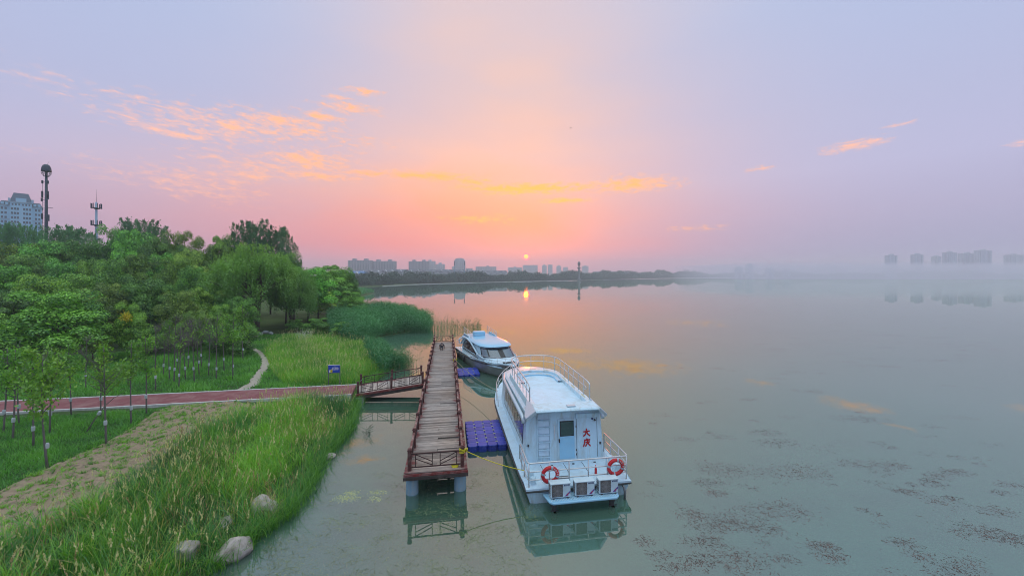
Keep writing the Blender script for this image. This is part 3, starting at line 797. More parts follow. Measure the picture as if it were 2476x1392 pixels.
def hull(parent, L, beam, z_st, z_bow, y_taper, mat, deck_mat, strake=True, pw=2.2, rake=0.9, transom_rake=0.2):
    def b(y): return beam / 2 * (1 - max(0.0, (y - y_taper) / (L - y_taper)) ** pw) if y > y_taper else beam / 2 * (0.97 + 0.03 * min(1, y / 3))
    def zg(y): return z_st + (z_bow - z_st) * (y / L) ** 1.7
    ys = [0, .4, 1.5, 3, 5, 7, 8.5, 10, 11, 12, 13, 14, 15, 15.6, 16, 16.3]
    ys = [q * L / 16.5 for q in ys] + [L * .998]
    rings = []
    for y in ys:
        bb = max(0.03, b(y)); g = zg(y); f = (y / L)
        wl = bb * (0.93 - 0.25 * f ** 3)
        ysh = -rake * max(0, f - .55) / .45          # stem rakes forward: lower points sit further aft
        tr = transom_rake * (1 - min(1, y / 1.5))
        half = [(bb, y, g), (bb * 1.0, y + tr * .2, g - .10), (bb * .985, y + ysh * .3 + tr * .5, g * .55), (wl, y + ysh * .75 + tr, 0.0), (wl * .78, y + ysh + tr, -0.42), (0.0, y + ysh * 1.15 + tr, -0.58)]
        rings.append(half + mirror(half)[1:])
    mb = MB().loft(rings, caps=False, ringclosed=False)
    n = len(rings[0]); mb.f.append(tuple(range(n)))
    h = mb.build('hull', mat, parent, angle=38)
    ring = [(-max(.03, b(y)), y, zg(y)) for y in ys]
    dk = MB(); ov = 0.05
    for (ya, yb) in zip(ys, ys[1:]):
        a, c = max(.03, b(ya)) + ov, max(.03, b(yb)) + ov
        dk.add([(-a, ya - (ov if ya == 0 else 0), zg(ya) + .01), (a, ya - (ov if ya == 0 else 0), zg(ya) + .01), (c, yb, zg(yb) + .01), (-c, yb, zg(yb) + .01)], [(0, 1, 2, 3)])
    bm_v = dk
    o = dk.build('deck', deck_mat, parent)
    md = o.modifiers.new('w', 'WELD'); md.merge_threshold = 0.001
    s = o.modifiers.new('solid', 'SOLIDIFY'); s.thickness = 0.08; s.offset = -1
    if strake:
        loop = [(-max(.03, b(y)) - .045, y, zg(y) - .11) for y in ys] + [(max(.03, b(y)) + .045, y, zg(y) - .11) for y in reversed(ys)]
        loop += [(beam * .25, -.045, z_st - .11), (-beam * .25, -.045, z_st - .11)]
        MB().tube(loop, 0.055, 6, closed=True).build('rubbing_strake', M['rubber'], parent, smooth=True)
    # green-brown growth along the waterline
    st = MB()
    for sgn in (-1, 1):
        ra, rb = [], []
        for y in ys[:-2]:
            bb = max(.03, b(y)); f = y / L; wl = bb * (0.93 - 0.25 * f ** 3); ysh = -rake * max(0, f - .55) / .45; tr = transom_rake * (1 - min(1, y / 1.5))
            k2 = .12 / max(.1, zg(y) * .55)
            xx = wl + (bb * .985 - wl) * k2
            ra.append((sgn * (wl + .006), y + ysh * .75 + tr, 0.0)); rb.append((sgn * (xx + .006), y + ysh * .6 + tr * .9, .10 + .02 * math.sin(y * 3)))
        vs = ra + rb; m_ = len(ra)
        st.add(vs, [(i, i + 1, m_ + i + 1, m_ + i) for i in range(m_ - 1)])
    st.build('waterline_stain', M['boot_stain'], parent)
    return b, zg

# ---------------- the near passenger boat
B1 = empty('passenger_boat', (2.88, 16.75, 0), DANG, 'white passenger boat with railed sun roof and red characters on its stern wall', 'boat')
b1, zg1 = hull(B1, 16.6, 4.70, 0.70, 1.35, 9.5, M['gelcoat'], M['gelcoat_deck'])
# cabin body: lofted plan outlines
def outline3(hw, y0, y1, yf, z, n=12, pw=2.4, aft=None): return [(x, y, z) for x, y in plan(hw, y0, y1, yf, n, pw, aft)]
levels = [outline3(1.95, 2.15, 9.6, 13.3, 0.72), outline3(1.95, 2.18, 9.6, 13.2, 1.25), outline3(1.86, 2.28, 9.3, 12.3, 2.55), outline3(1.82, 2.32, 9.2, 11.9, 2.95), outline3(1.70, 2.36, 9.0, 11.6, 3.06)]
MB().loft(levels).build('cabin', M['gelcoat'], B1, angle=35)
# side window band: one pane per bay
def cabin_x(z):
    zs = [0.72, 1.25, 2.55, 2.95]; xs = [1.95, 1.95, 1.86, 1.82]
    return float(np.interp(z, zs, xs))
for sg in (-1, 1):
    zb, zt = 1.42, 2.50
    fr = MB()
    def pt(y, z, off): return (sg * (cabin_x(z) + off), y, z)
    fr.add([pt(2.75, zb - .05, .008), pt(9.1, zb - .05, .008), pt(8.9, zt + .05, .008), pt(2.85, zt + .05, .008)], [(0, 1, 2, 3)])
    frm = fr.build('window_frame', M['black_frame'], B1)
    edges = [2.82, 3.6, 4.4, 5.2, 6.0, 6.8, 7.6, 8.4, 9.0]
    for i, (a, c) in enumerate(zip(edges, edges[1:])):
        MB().add([pt(a + .03, zb, .016), pt(c - .03, zb, .016), pt(c - .03 - (.1 if i == 7 else 0), zt, .016), pt(a + .03, zt, .016)], [(0, 1, 2, 3)]).build('window_pane', M['glass_pale'] if i % 3 == 1 else M['glass'], frm)
    MB().tube([(sg * 1.93, 2.2, 1.0), (sg * 1.99, 2.3, 2.60), (sg * 2.0, 2.5, 2.82), (sg * 1.99, 6, 2.86), (sg * 1.96, 9, 2.88), (sg * 1.7, 10.6, 2.88), (sg * 1.1, 11.5, 2.88), (0, 12.0, 2.88)][1:], 0.10, 10).build('roof_molding', M['molding'], B1, smooth=True)
# front windshield panes
for i in range(5):
    a0 = R(200 + 0) ; p = plan(1.88, 2.2, 9.4, 12.85, 12); q = plan(1.87, 2.2, 9.3, 12.45, 12)
    k0 = 5 + i * 4
    if k0 + 3 < len(p):
        MB().add([(p[k0][0] * 1.02, p[k0][1] + .02, 1.5), (p[k0 + 3][0] * 1.02, p[k0 + 3][1] + .02, 1.5), (q[k0 + 3][0] * 1.02, q[k0 + 3][1] + .02, 2.45), (q[k0][0] * 1.02, q[k0][1] + .02, 2.45)], [(0, 1, 2, 3)]).build('windshield', M['glass'], B1)
# sunken roof platform with raised rim
RZ = 3.34
po = plan(1.62, 2.42, 8.2, 10.0, 14, 2.5); pi_ = plan(1.30, 2.42, 7.9, 9.35, 14, 2.4)
mb = MB()
rings = [[(x * 1.05, (y - 2.4) * 1.02 + 2.4, 3.0) for x, y in po], [(x, y, RZ - .03) for x, y in po], [(x * .985, y - .02, RZ) for x, y in po],
         [(x * 1.02, y + .01, RZ) for x, y in pi_], [(x, y, RZ - .03) for x, y in pi_], [(x * .985, y - .02, RZ - .20) for x, y in pi_]]
mb.loft(rings, caps=False, ringclosed=False)
mb.build('roof_rim', M['gelcoat'], B1, angle=45)
pf = plan(1.30, 2.40, 7.9, 9.35, 14, 2.4)
mb = MB(); mb.prism([(x, y) for x, y in pf], RZ - .26, RZ - .18); mb.build('roof_deck', M['gelcoat_deck'], B1)
# curved bench steps inside the front of the rim
for k, (hw, yf, y1, zt) in enumerate(((1.27, 9.2, 8.0, RZ - .09),)):
    outer = plan(hw, 6.9, y1, yf, 14, 2.3); inner = plan(hw * .80, 6.9, y1 - .25, yf - .55, 14, 2.2)
    nO = len(outer)
    vs = [(x, y, zt) for x, y in outer] + [(x, y, zt) for x, y in inner] + [(x, y, RZ - .19) for x, y in inner]
    fs = [(i, i + 1, nO + i + 1, nO + i) for i in range(nO - 1)] + [(nO + i, nO + i + 1, 2 * nO + i + 1, 2 * nO + i) for i in range(nO - 1)]
    MB().add(vs, fs).build('bench_step', M['gelcoat_blue'], B1, angle=40)
# tape left on the rim
for (tx, ty, tl, ta, tz) in ((0.05, 9.62, .42, .05, RZ), (-.75, 9.40, .35, .5, RZ), (-1.25, 8.85, .32, 1.0, RZ), (.9, 9.30, .30, -.6, RZ), (1.44, 7.0, .7, 1.57, RZ), (1.44, 5.3, .6, 1.57, RZ), (1.44, 3.6, .6, 1.57, RZ), (-1.45, 6.3, .4, 1.57, RZ), (0.3, 8.85, .4, -.1, RZ - .09), (-.55, 8.72, .4, .35, RZ - .09), (.85, 8.45, .35, -.7, RZ - .09)):
    MB().box((tx, ty, tz + .006), (tl, .06, .006), Matrix.Rotation(ta, 3, 'Z')).build('tape_strip', M['tape'], B1)
# rear wing over the aft wall
mb = MB()
mb.loft([[(x, 1.62, 3.24), (x, 1.56, 3.30), (x, 1.64, 3.38), (x, 2.50, 3.42), (x, 2.52, 3.16), (x, 1.9, 3.16)] for x in (-1.55, -.8, 0, .8, 1.55)])
mb.build('rear_wing', M['gelcoat'], B1, bevel=0.02, angle=40)
for sg in (-1, 1):
    mb = MB()
    A = [(sg * 1.55, 1.58, 3.39), (sg * 1.55, 2.9, 3.42), (sg * 1.66, 3.3, 3.36), (sg * 2.0, 2.1, 3.0), (sg * 2.0, 1.75, 2.98)]
    Bq = [(x - sg * .06, y + .02, z - .16) for x, y, z in A]
    n5 = len(A)
    mb.add(A + Bq, [(0, 1, 2, 3, 4), tuple(reversed(range(5, 10)))] + [(i, (i + 1) % 5, 5 + (i + 1) % 5, 5 + i) for i in range(5)])
    mb.build('wing_tip', M['molding'], B1, bevel=0.03)
MB().box((0.25, 1.95, 3.425), (.42, .26, .03)).build('roof_hatch', M['molding'], B1, bevel=0.02)
# aft wall: door, ladder, lettering
AY = lambda z: float(np.interp(z, [0.72, 1.25, 2.55, 2.95], [2.15, 2.18, 2.28, 2.32])) - .012
def on_wall(x, z, off=0.0): return Vector((x, AY(z) - off, z))
tilt = math.atan2(.13, 1.83)
wr = Matrix.Rotation(-tilt * 0.95, 3, 'X')
door = MB().box(on_wall(0.12, 1.72, .012), (.90, .03, 1.92), wr).build('door', M['gelcoat'], B1, bevel=0.012)
MB().box(on_wall(0.12, 1.70, .032), (.76, .012, 1.74), wr).build('door_panel', M['gelcoat_blue'], door, bevel=0.02)
MB().box(on_wall(0.12, 2.24, .046), (.70, .014, .72), wr).build('door_window_frame', M['black_frame'], door, bevel=0.01)
MB().box(on_wall(0.12, 2.24, .056), (.62, .012, .64), wr).build('door_window', M['glass_green'], door)
MB().box(on_wall(-.27, 1.70, .07), (.04, .08, .16), wr).build('door_handle', M['black_frame'], door)
for hzv in (1.0, 1.2, 2.3):
    MB().box(on_wall(.58, hzv, .03), (.03, .03, .09)).build('hinge', M['rubber'], door)
rail_tube('grab_rail', [on_wall(-.50, 1.75, .02), on_wall(-.50, 1.75, .07), on_wall(-.50, 2.45, .07), on_wall(-.50, 2.45, .02)], B1, .014)
for i in range(6):
    z = 0.98 + i * .34
    MB().box(on_wall(-1.02, z, .045), (.56, .09, .035)).build('ladder_step', M['gelcoat'], B1, bevel=0.008)
    MB().box(on_wall(-1.02, z + .17, .008), (.52, .012, .25), wr).build('step_niche', M['gelcoat_deck'], B1, bevel=0.02)
for sx in (-1.33, -.71):
    MB().bar(on_wall(sx, .8, .02), on_wall(sx, 2.85, .02), .05, .05).build('ladder_side', M['gelcoat'], B1, bevel=0.01)
DA = [[(.08, .60), (.92, .66)], [(.52, .98), (.48, .62), (.35, .26), (.06, .02)], [(.52, .60), (.66, .30), (.96, .04)]]
QING = [[(.50, 1.02), (.58, .90)], [(.20, .83), (.95, .86)], [(.22, .85), (.19, .45), (.03, .0)], [(.36, .56), (.92, .59)], [(.64, .78), (.58, .44), (.32, .04)], [(.65, .55), (.76, .30), (1.0, .04)]]
for strokes, zc in ((DA, 1.98), (QING, 1.50)):
    mb = MB(); S_ = .36
    for st_ in strokes:
        for a_, b_ in zip(st_, st_[1:]):
            p_ = on_wall(1.12 + (a_[0] - .5) * S_, zc + (a_[1] - .5) * S_, .008); q_ = on_wall(1.12 + (b_[0] - .5) * S_, zc + (b_[1] - .5) * S_, .008)
            d_ = (q_ - p_).normalized() * .012
            mb.bar(p_ - d_, q_ + d_, .062, .008, Vector((0, 1, 0)))
    o = mb.build('painted_character', M['red_paint'], B1)
    o['label'] = 'red painted Chinese character on the stern wall'
for sx in (.62, 1.66): MB().bar(on_wall(sx, .80, .003), on_wall(sx, 2.66, .003), .014, .008).build('panel_seam', M['rubber'], B1)
MB().lathe([(.05, 0), (.05, .05), (.03, .06)], n=12).build('deck_light', M['rubber'], B1, loc=on_wall(1.55, 2.55, 0), rot=(R(90), 0, 0))
MB().lathe([(.045, 0), (.045, .04)], n=12).build('deck_light', M['navy'], B1, loc=on_wall(1.42, 2.62, 0), rot=(R(90), 0, 0))
for sx, z in ((-1.78, 1.55), (1.80, 1.45)):
    MB().box(on_wall(sx, z, .03), (.07, .05, .10)).build('socket_box', M['rubber'], B1)
MB().box((1.15, 2.29, 2.80), (1.15, .12, .20)).build('awning_box', M['gelcoat'], B1, bevel=0.02)
# roof rail
def smooth_path(pts, n=6):
    P = [Vector(p) for p in pts]; out = []
    for i in range(len(P) - 1):
        p0 = P[max(0, i - 1)]; p1 = P[i]; p2 = P[i + 1]; p3 = P[min(len(P) - 1, i + 2)]
        for j in range(n):
            t = j / n
            out.append(0.5 * ((2 * p1) + (p2 - p0) * t + (2 * p0 - 5 * p1 + 4 * p2 - p3) * t * t + (3 * p1 - p0 - 3 * p2 + p3) * t ** 3))
    return out + [P[-1]]
rp = [(x * .98, y - .03) for x, y in plan(1.58, 3.1, 8.2, 9.95, 14, 2.5)]
def along(z0, a, b): return [(x, y, RZ + z0) for x, y in rp if a <= y]
top = [(rp[0][0], 2.95, RZ + .02), (rp[0][0], 2.98, RZ + .55), (rp[0][0], 3.2, RZ + .82)] + [(x, y, RZ + .88) for x, y in rp[1:-1]] + [(rp[-1][0], 3.2, RZ + .82), (rp[-1][0], 2.98, RZ + .55), (rp[-1][0], 2.95, RZ + .02)]
rail_tube('roof_top_rail', smooth_path(top, 4), B1, .034)
mid = [(rp[0][0] * .96, 3.5, RZ + .36), (rp[0][0], 3.55, RZ + .48)] + [(x, y, RZ + .48) for x, y in rp[1:-1]] + [(rp[-1][0], 3.55, RZ + .48), (rp[-1][0] * .96, 3.5, RZ + .36)]
rail_tube('roof_mid_rail', smooth_path(mid, 4), B1, .025)
spots_r = []
Ls = [0]
for a, c in zip(rp, rp[1:]): Ls.append(Ls[-1] + math.dist(a, c))
for k in range(17):
    s = 0.75 + (Ls[-1] - 1.5) * k / 16
    for j in range(len(rp) - 1):
        if Ls[j] <= s <= Ls[j + 1]:
            f = (s - Ls[j]) / (Ls[j + 1] - Ls[j]); spots_r.append((rp[j][0] + (rp[j + 1][0] - rp[j][0]) * f, rp[j][1] + (rp[j + 1][1] - rp[j][1]) * f)); break
for (sx, sy) in spots_r: rail_tube('roof_stanchion', [(sx, sy, RZ), (sx, sy, RZ + .87)], B1, .02)
# stern rail
SZ = zg1(0) + .01
for h in (1.0, .64, .30):
    hh = SZ + h
    pts = [(-2.20, 2.0, hh if h < 1 else hh), (-2.20, 1.0, hh), (-2.22, .22, hh), (-2.14, .10, hh), (0, .10, hh), (2.14, .10, hh), (2.22, .22, hh), (2.22, 1.2, hh), (2.20, 2.6, hh)]
    if h == 1.0: pts = [(-2.2, 2.1, SZ + .3), (-2.2, 2.08, hh - .1)] + pts + [(2.2, 2.68, hh - .1), (2.2, 2.7, SZ + .02)]
    rail_tube('stern_rail', pts, B1, .034 if h == 1 else .026)
for (sx, sy) in ((-2.18, .12), (-1.30, .10), (-.43, .10), (.43, .10), (1.30, .10), (2.18, .12), (-2.2, 1.0), (-2.2, 1.6), (2.21, 1.0), (2.2, 1.85)):
    rail_tube('stern_stanchion', [(sx, sy, SZ), (sx, sy, SZ + 1.0)], B1, .028)
    MB().lathe([(.05, 0), (.05, .015), (.03, .02)], n=10).build('rail_foot', M['steel'], B1, loc=(sx, sy, SZ))
# bow rail
bow = [(-b1(9.4) + .08, 9.4, zg1(9.4) + .05)] + [(-(max(.1, b1(y)) - .06), y, zg1(y) + .55 + .35 * min(1, (y - 9.4) / 1.5)) for y in (9.7, 10.6, 11.8, 13, 14.2, 15.2, 15.9)] + [(0, 16.5, zg1(16.4) + .9)]
bow = bow + [(-x, y, z) for x, y, z in reversed(bow[:-1])]
rail_tube('bow_rail', smooth_path(bow, 4), B1, .024)
rail_tube('bow_mid_rail', smooth_path([(x, y, z - .4) for x, y, z in bow[2:-2]], 4), B1, .018)
for (x, y, z) in bow[2:-2]: rail_tube('bow_stanchion', [(x, y, zg1(y)), (x, y, z)], B1, .018)
# deck furniture on the aft deck
for (sx, sy, hh, rr) in ((1.92, 1.35, .50, .17), (2.0, .75, .46, .19), (-1.93, .9, .34, .15), (-1.95, .35, .30, .13)):
    MB().lathe([(rr, 0), (rr, hh * .75), (rr * .86, hh * .93), (rr * .5, hh)], n=18).build('vent_cowl', M['gelcoat'], B1, loc=(sx, sy, SZ), angle=50)
for sx in (-1.25, -.15, .75): MB().box((sx, 1.15, SZ + .012), (.022, 1.6, .012)).build('deck_seam', M['rubber'], B1)
for sx in (-.75, .3, 1.35): MB().box((sx, 1.75, SZ + .03), (.10, .05, .04)).build('hatch_latch', M['rubber'], B1)
MB().box((-.60, .48, SZ + .07), (.55, .20, .12)).build('tool_box', M['metal_grey'], B1, bevel=0.02)
mb = MB().lathe([(.045, 0), (.055, .02), (.055, .26), (.03, .31), (.02, .36)], n=12); mb.box((0, .03, .38), (.03, .1, .03))
o = mb.build('fire_extinguisher', M['ring_red'], None, loc=B1.matrix_basis @ Vector((.98, .65, SZ + .012)), angle=40)
tag(o, 'small red fire extinguisher standing on the white aft deck', 'extinguisher')
for sx in (-1.7, 1.75): MB().box((sx, .5, SZ + .02), (.42, .34, .02)).build('deck_hatch', M['gelcoat_deck'], B1, bevel=0.008)
# swim platform, drives, exhaust
pl = [(-1.62, .02), (-1.50, -.62), (-1.36, -.76), (1.36, -.76), (1.50, -.62), (1.62, .02)]
MB().prism(pl, .37, .46).build('swim_platform', M['gelcoat_blue'], B1, bevel=0.03)
for i in range(44):
    x = -1.40 + i * 2.8 / 43
    MB().box((x, -.40, .468), (.028, .52, .012)).build('platform_rib', M['gelcoat'], B1)
for sx in (-1.25, 1.25):
    d = MB().lathe([(.10, -.2), (.11, .12), (.15, .2), (.13, .36)], n=14).box((0, -.05, -.1), (.12, .34, .2)).build('drive_leg', M['rubber'], B1, loc=(sx, -.45, 0), angle=40)
    MB().box((0, -.1, .03), (.34, .04, .02)).build('drive_fin', M['rubber'], d)
MB().tube([(1.95, .05, .52), (1.95, -.12, .50), (1.98, -.16, .30), (1.98, -.14, -.05)], .05, 10).build('exhaust_pipe', M['metal_grey'], B1, smooth=True)

W1 = Matrix.Translation(B1.location) @ Matrix.Rotation(DANG, 4, 'Z')
# ---------------- air conditioner outdoor units on the swim platform
def ac_unit(x, label):
    r = empty('air_conditioner', W1 @ Vector((x, -.34, .474)), DANG, label, 'air conditioner', 'air conditioners on the swim platform')
    MB().box((0, 0, .33), (.84, .34, .58)).build('casing', M['ac_case'], r, bevel=0.02)
    MB().box((0, 0, .605), (.865, .365, .035)).build('top_cover', M['ac_case'], r, bevel=0.012)
    MB().box((-.14, -.172, .33), (.46, .008, .50)).build('fan_recess', M['ac_dark'], r, bevel=0.003)
    g = MB()
    for k in range(1, 7): g.tube([(-.14 + .038 * k * math.cos(a * math.pi / 12), -.184, .33 + .038 * k * math.sin(a * math.pi / 12)) for a in range(24)], .0055, 4, closed=True)
    for k in range(8):
        a = k * math.pi / 8; g.tube([(-.14 - .225 * math.cos(a), -.184, .33 - .225 * math.sin(a)), (-.14 + .225 * math.cos(a), -.184, .33 + .225 * math.sin(a))], .005, 4)
    g.build('fan_guard', M['wire'], r)
    f = MB()
    for k in range(5):
        a = k * 2 * math.pi / 5; d = Vector((math.cos(a), 0, math.sin(a))); n = Vector((-math.sin(a), 0, math.cos(a)))
        c = Vector((-.14, -.178, .33))
        f.add([c + d * .03 - n * .02, c + d * .2 - n * .07, c + d * .21 + n * .04, c + d * .03 + n * .03], [(0, 1, 2, 3)])
    f.build('fan_blade', M['metal_grey'], r)
    for sx in (-.30, .30): MB().box((sx, 0, .02), (.06, .36, .04)).build('foot', M['rubber'], r)
    for k in range(6): MB().box((-.424, 0, .16 + k * .07), (.01, .24, .035)).build('side_louvre', M['ac_dark'], r)
    link('maker_lettering', text_mesh('GREE', .085, M['navy'], .002, .002), r, (.285, -.172, .53), (R(90), 0, 0))
    MB().box((.165, -.172, .53), (.045, .006, .05)).build('maker_mark', M['navy'], r)
    MB().add([(.16, -.1725, .085), (.30, -.1725, .085), (.405, -.1725, .215), (.405, -.1725, .30)], [(0, 1, 2, 3)]).build('slanted_badge', M['badge'], r)
    MB().add([(.235, -.1745, .105), (.27, -.1745, .105), (.345, -.1745, .20), (.32, -.1745, .215)], [(0, 1, 2, 3)]).build('badge_patch', M['ring_red'], r)
    MB().add([(.285, -.1745, .105), (.30, -.1745, .105), (.375, -.1745, .20), (.36, -.1745, .20)], [(0, 1, 2, 3)]).build('badge_patch', M['white_paint'], r)
ac_unit(-.98, 'outdoor air conditioner below the life ring hanging next to the dock side')
ac_unit(.06, 'middle one of the three air conditioners on the blue swim platform')
ac_unit(1.10, 'outdoor air conditioner beside the exhaust pipe at the transom')

# ---------------- life rings
def life_ring(loc, rotm, label, scale=1.0, txt='大庆一号'):
    Rr, r = 0.315, 0.078
    o = empty('life_ring', loc, 0, label, 'life ring')
    o.rotation_euler = rotm
    def tor(a0, a1, rr, n=14, closed=False):
        return MB().tube([(Rr * math.cos(a0 + (a1 - a0) * i / n), 0, Rr * math.sin(a0 + (a1 - a0) * i / n)) for i in range(n if closed else n + 1)], rr, 14, closed=closed)
    tor(0, 2 * math.pi, r, 40, True).build('ring', M['ring_red'], o, smooth=True)
    for k in range(4):
        a = R(78) + k * math.pi / 2
        tor(a - .13, a + .13, r + .006, 5).build('reflective_band', M['band_grey'], o, smooth=True)
        ln = [(Rr + .09) * 1 for _ in range(1)]
        MB().tube([((Rr + .085 + .03 * math.sin(math.pi * i / 8)) * math.cos(a + math.pi / 2 * i / 8), 0, (Rr + .085 + .03 * math.sin(math.pi * i / 8)) * math.sin(a + math.pi / 2 * i / 8)) for i in range(9)], .008, 5).build('grab_line', M['white_paint'], o)
    for i, ch in enumerate(txt):
        a = R(58) - i * R(17)
        link('ring_lettering', text_mesh(ch, .085, M['white_paint'], .002), o, (Rr * math.cos(a), -r - .001, Rr * math.sin(a)), (R(90), a - math.pi / 2 if False else 0, 0))
    return o
life_ring(W1 @ Vector((-1.30, -.02, SZ + .52)), (R(6), 0, DANG), 'red life ring on the stern rail next to the dock side corner')
life_ring(W1 @ Vector((1.62, -.02, SZ + .62)), (R(6), 0, DANG), 'red life ring on the stern rail beside the white vent cowls')

# ---------------- the far boat with arched window
B2A = R(202.1)
B2 = empty('tour_boat', (-4.75, 47.9, 0), B2A, 'pale blue and white tour boat with dark arched side window moored by the dock end', 'boat')
b2, zg2 = hull(B2, 13.4, 4.5, 0.95, 1.40, 6.5, M['hull_grey'], M['gelcoat'], True, 2.0, 1.2)
lv = [outline3(1.72, 1.3, 8.4, 12.3, .98, 12, 2.3), outline3(1.72, 1.3, 8.4, 12.2, 1.35, 12, 2.3), outline3(1.66, 1.4, 8.0, 10.3, 1.62, 12, 2.4), outline3(1.58, 1.6, 7.4, 8.9, 2.34, 12, 2.6), outline3(1.50, 1.8, 7.2, 8.7, 2.46, 12, 2.6)]
MB().loft(lv).build('cabin', M['gelcoat'], B2, angle=40)
def px(z): return float(np.interp(z, [.98, 1.35, 1.62, 2.34], [1.72, 1.72, 1.66, 1.58]))
arch_o = [(1.75, 1.10), (1.75, 1.55), (1.95, 2.0), (2.5, 2.28), (3.4, 2.36), (4.4, 2.26), (5.4, 2.02), (6.4, 1.70), (7.2, 1.40), (7.75, 1.17), (7.7, 1.10)]
arch_i = [(1.85, 1.15), (1.85, 1.55), (2.04, 1.94), (2.55, 2.20), (3.4, 2.27), (4.36, 2.17), (5.34, 1.94), (6.3, 1.63), (7.0, 1.37), (7.5, 1.18), (7.45, 1.15)]
for sg in (-1, 1):
    fr_ = MB().add([(sg * (px(z) + .012), y, z) for y, z in arch_o], [tuple(range(len(arch_o)))]).build('arch_window_frame', M['black_frame'], B2)
    # glass split by slim curtains and mullions
    cuts = [1.85, 2.7, 3.5, 4.3, 5.1, 5.9, 6.7, 7.5]
    up = lambda y: float(np.interp(y, [p[0] for p in arch_i[1:-1]], [p[1] for p in arch_i[1:-1]]))
    for a, c in zip(cuts, cuts[1:]):
        yy = [a + .02 + (c - a - .04) * i / 4 for i in range(5)]
        bot = [(y, 1.15) for y in yy]; tp = [(y, max(1.17, up(y))) for y in reversed(yy)]
        MB().add([(sg * (px(z) + .02), y, z) for y, z in bot + tp], [tuple(range(10))]).build('window_pane', M['glass'], fr_)
    MB().tube([(sg * (px(z) + .03), y, z + .10) for y, z in arch_o[1:-1]] , .055, 8).build('arch_molding', M['gelcoat'], B2, smooth=True)
    MB().tube([(sg * 1.80, 1.4, 1.75), (sg * 1.74, 2.2, 2.52), (sg * 1.72, 3.4, 2.58), (sg * 1.75, 5, 2.40), (sg * 1.82, 6.6, 2.0), (sg * 1.86, 8.0, 1.60), (sg * 1.7, 9.4, 1.42)], .10, 8).build('swoop_molding', M['gelcoat'], B2, smooth=True)
    # blue dashes painted along the side deck
    for k in range(17):
        y = 1.2 + k * .48
        if b2(y) > 1.9 or k < 14:
            MB().box((sg * (b2(y) - .16), y, zg2(y) + .018), (.14, .30, .008)).build('deck_dash', M['navy'], B2)
    # slotted fins on the roof edge
    fin = MB().add([(sg * 1.55, 1.2, 2.3), (sg * 1.55, 4.2, 2.62), (sg * 1.50, 3.6, 2.85), (sg * 1.50, 1.5, 2.95), (sg * 1.62, 1.2, 2.3), (sg * 1.62, 4.2, 2.62), (sg * 1.57, 3.6, 2.85), (sg * 1.57, 1.5, 2.95)],
                   [(0, 1, 2, 3), (7, 6, 5, 4), (0, 1, 5, 4), (1, 2, 6, 5), (2, 3, 7, 6), (3, 0, 4, 7)]).build('roof_fin', M['gelcoat'], B2)
    for k in range(6):
        y = 1.7 + k * .34
        MB().box((sg * 1.585, y, 2.66), (.10, .09, .24)).build('fin_slot', M['navy'], fin)
# wrap-around windshield
pb = plan(1.72, 1.4, 8.1, 10.55, 16, 2.4); ptp = plan(1.63, 1.5, 7.55, 9.25, 16, 2.5)
def ws(i, z, off=0):
    f = (z - 1.55) / (2.28 - 1.55)
    x0, y0 = pb[i]; x1, y1_ = ptp[i]
    return ((x0 + (x1 - x0) * f) * (1 + off * .5), y0 + (y1_ - y0) * f + off, z)
nP = len(pb); c0 = nP // 2
def ws_patch(i0, i1, za, zb, off):
    mb = MB()
    lo = [ws(i, za, off) for i in range(i0, i1 + 1)]; hi = [ws(i, zb, off) for i in range(i0, i1 + 1)]
    n = len(lo); mb.add(lo + hi, [(k, k + 1, n + k + 1, n + k) for k in range(n - 1)]); return mb
wsf = ws_patch(4, nP - 5, 1.52, 2.32, .015).build('windshield_frame', M['black_frame'], B2, smooth=True)
for (i0, i1) in ((5, 10), (11, 17), (nP - 18, nP - 12), (nP - 11, nP - 6)):
    ws_patch(i0, i1, 1.62, 2.24, .035).build('windshield_pane', M['glass_pale'], wsf, smooth=True)
# rounded visor roof
mb = MB(); rr = []
for (s, z, dy) in ((.90, 2.36, .0), (1.0, 2.40, 0), (1.03, 2.48, .02), (1.0, 2.58, 0), (.90, 2.68, -.1), (.70, 2.74, -.3), (.4, 2.77, -.6)):
    rr.append([(x * s, 1.9 + (y - 1.9) * (1 if y < 4 else s) + (0 if y < 4 else dy * .3), z) for x, y in plan(1.74, 1.5, 7.0, 9.15, 14, 2.6)])
mb.loft(rr)
mb.build('visor_roof', M['gelcoat_blue'], B2, angle=60)
rk = MB().box((.25, 3.2, 3.0), (1.35, .75, .55)).build('roof_box', M['gelcoat_blue'], B2, bevel=0.12, seg=4)
rail_tube('roof_box_strap', [(-.42, 2.80, 3.05), (.25, 2.78, 3.0), (.93, 2.80, 3.05)], B2, .014)
for sg in (-1, 1):
    rail_tube('roof_rail', [(sg * 1.45, 1.0, 3.0), (sg * 1.45, 1.2, 3.55), (sg * 1.45, 2.4, 3.45), (sg * 1.45, 3.6, 3.35), (sg * 1.45, 4.4, 3.28), (sg * 1.45, 4.45, 2.7)], B2, .02)
    rail_tube('roof_mid_rail', [(sg * 1.45, 1.2, 3.2), (sg * 1.45, 4.4, 3.0)], B2, .014)
    for y in (1.3, 2.0, 2.7, 3.4, 4.0): rail_tube('roof_stanchion', [(sg * 1.45, y, 2.7), (sg * 1.45, y, 3.55 - (y - 1.2) * .08)], B2, .015)
for h in (3.15, 3.42): rail_tube('roof_cross_rail', [(-1.45, 4.42, h - .12), (1.45, 4.42, h - .12)], B2, .014)
for h in (1.0, .55):
    rail_tube('stern_rail', [(-2.0, 1.6, zg2(1) + h), (-2.05, .15, zg2(0) + h), (2.05, .15, zg2(0) + h), (2.0, 1.6, zg2(1) + h)], B2, .02)
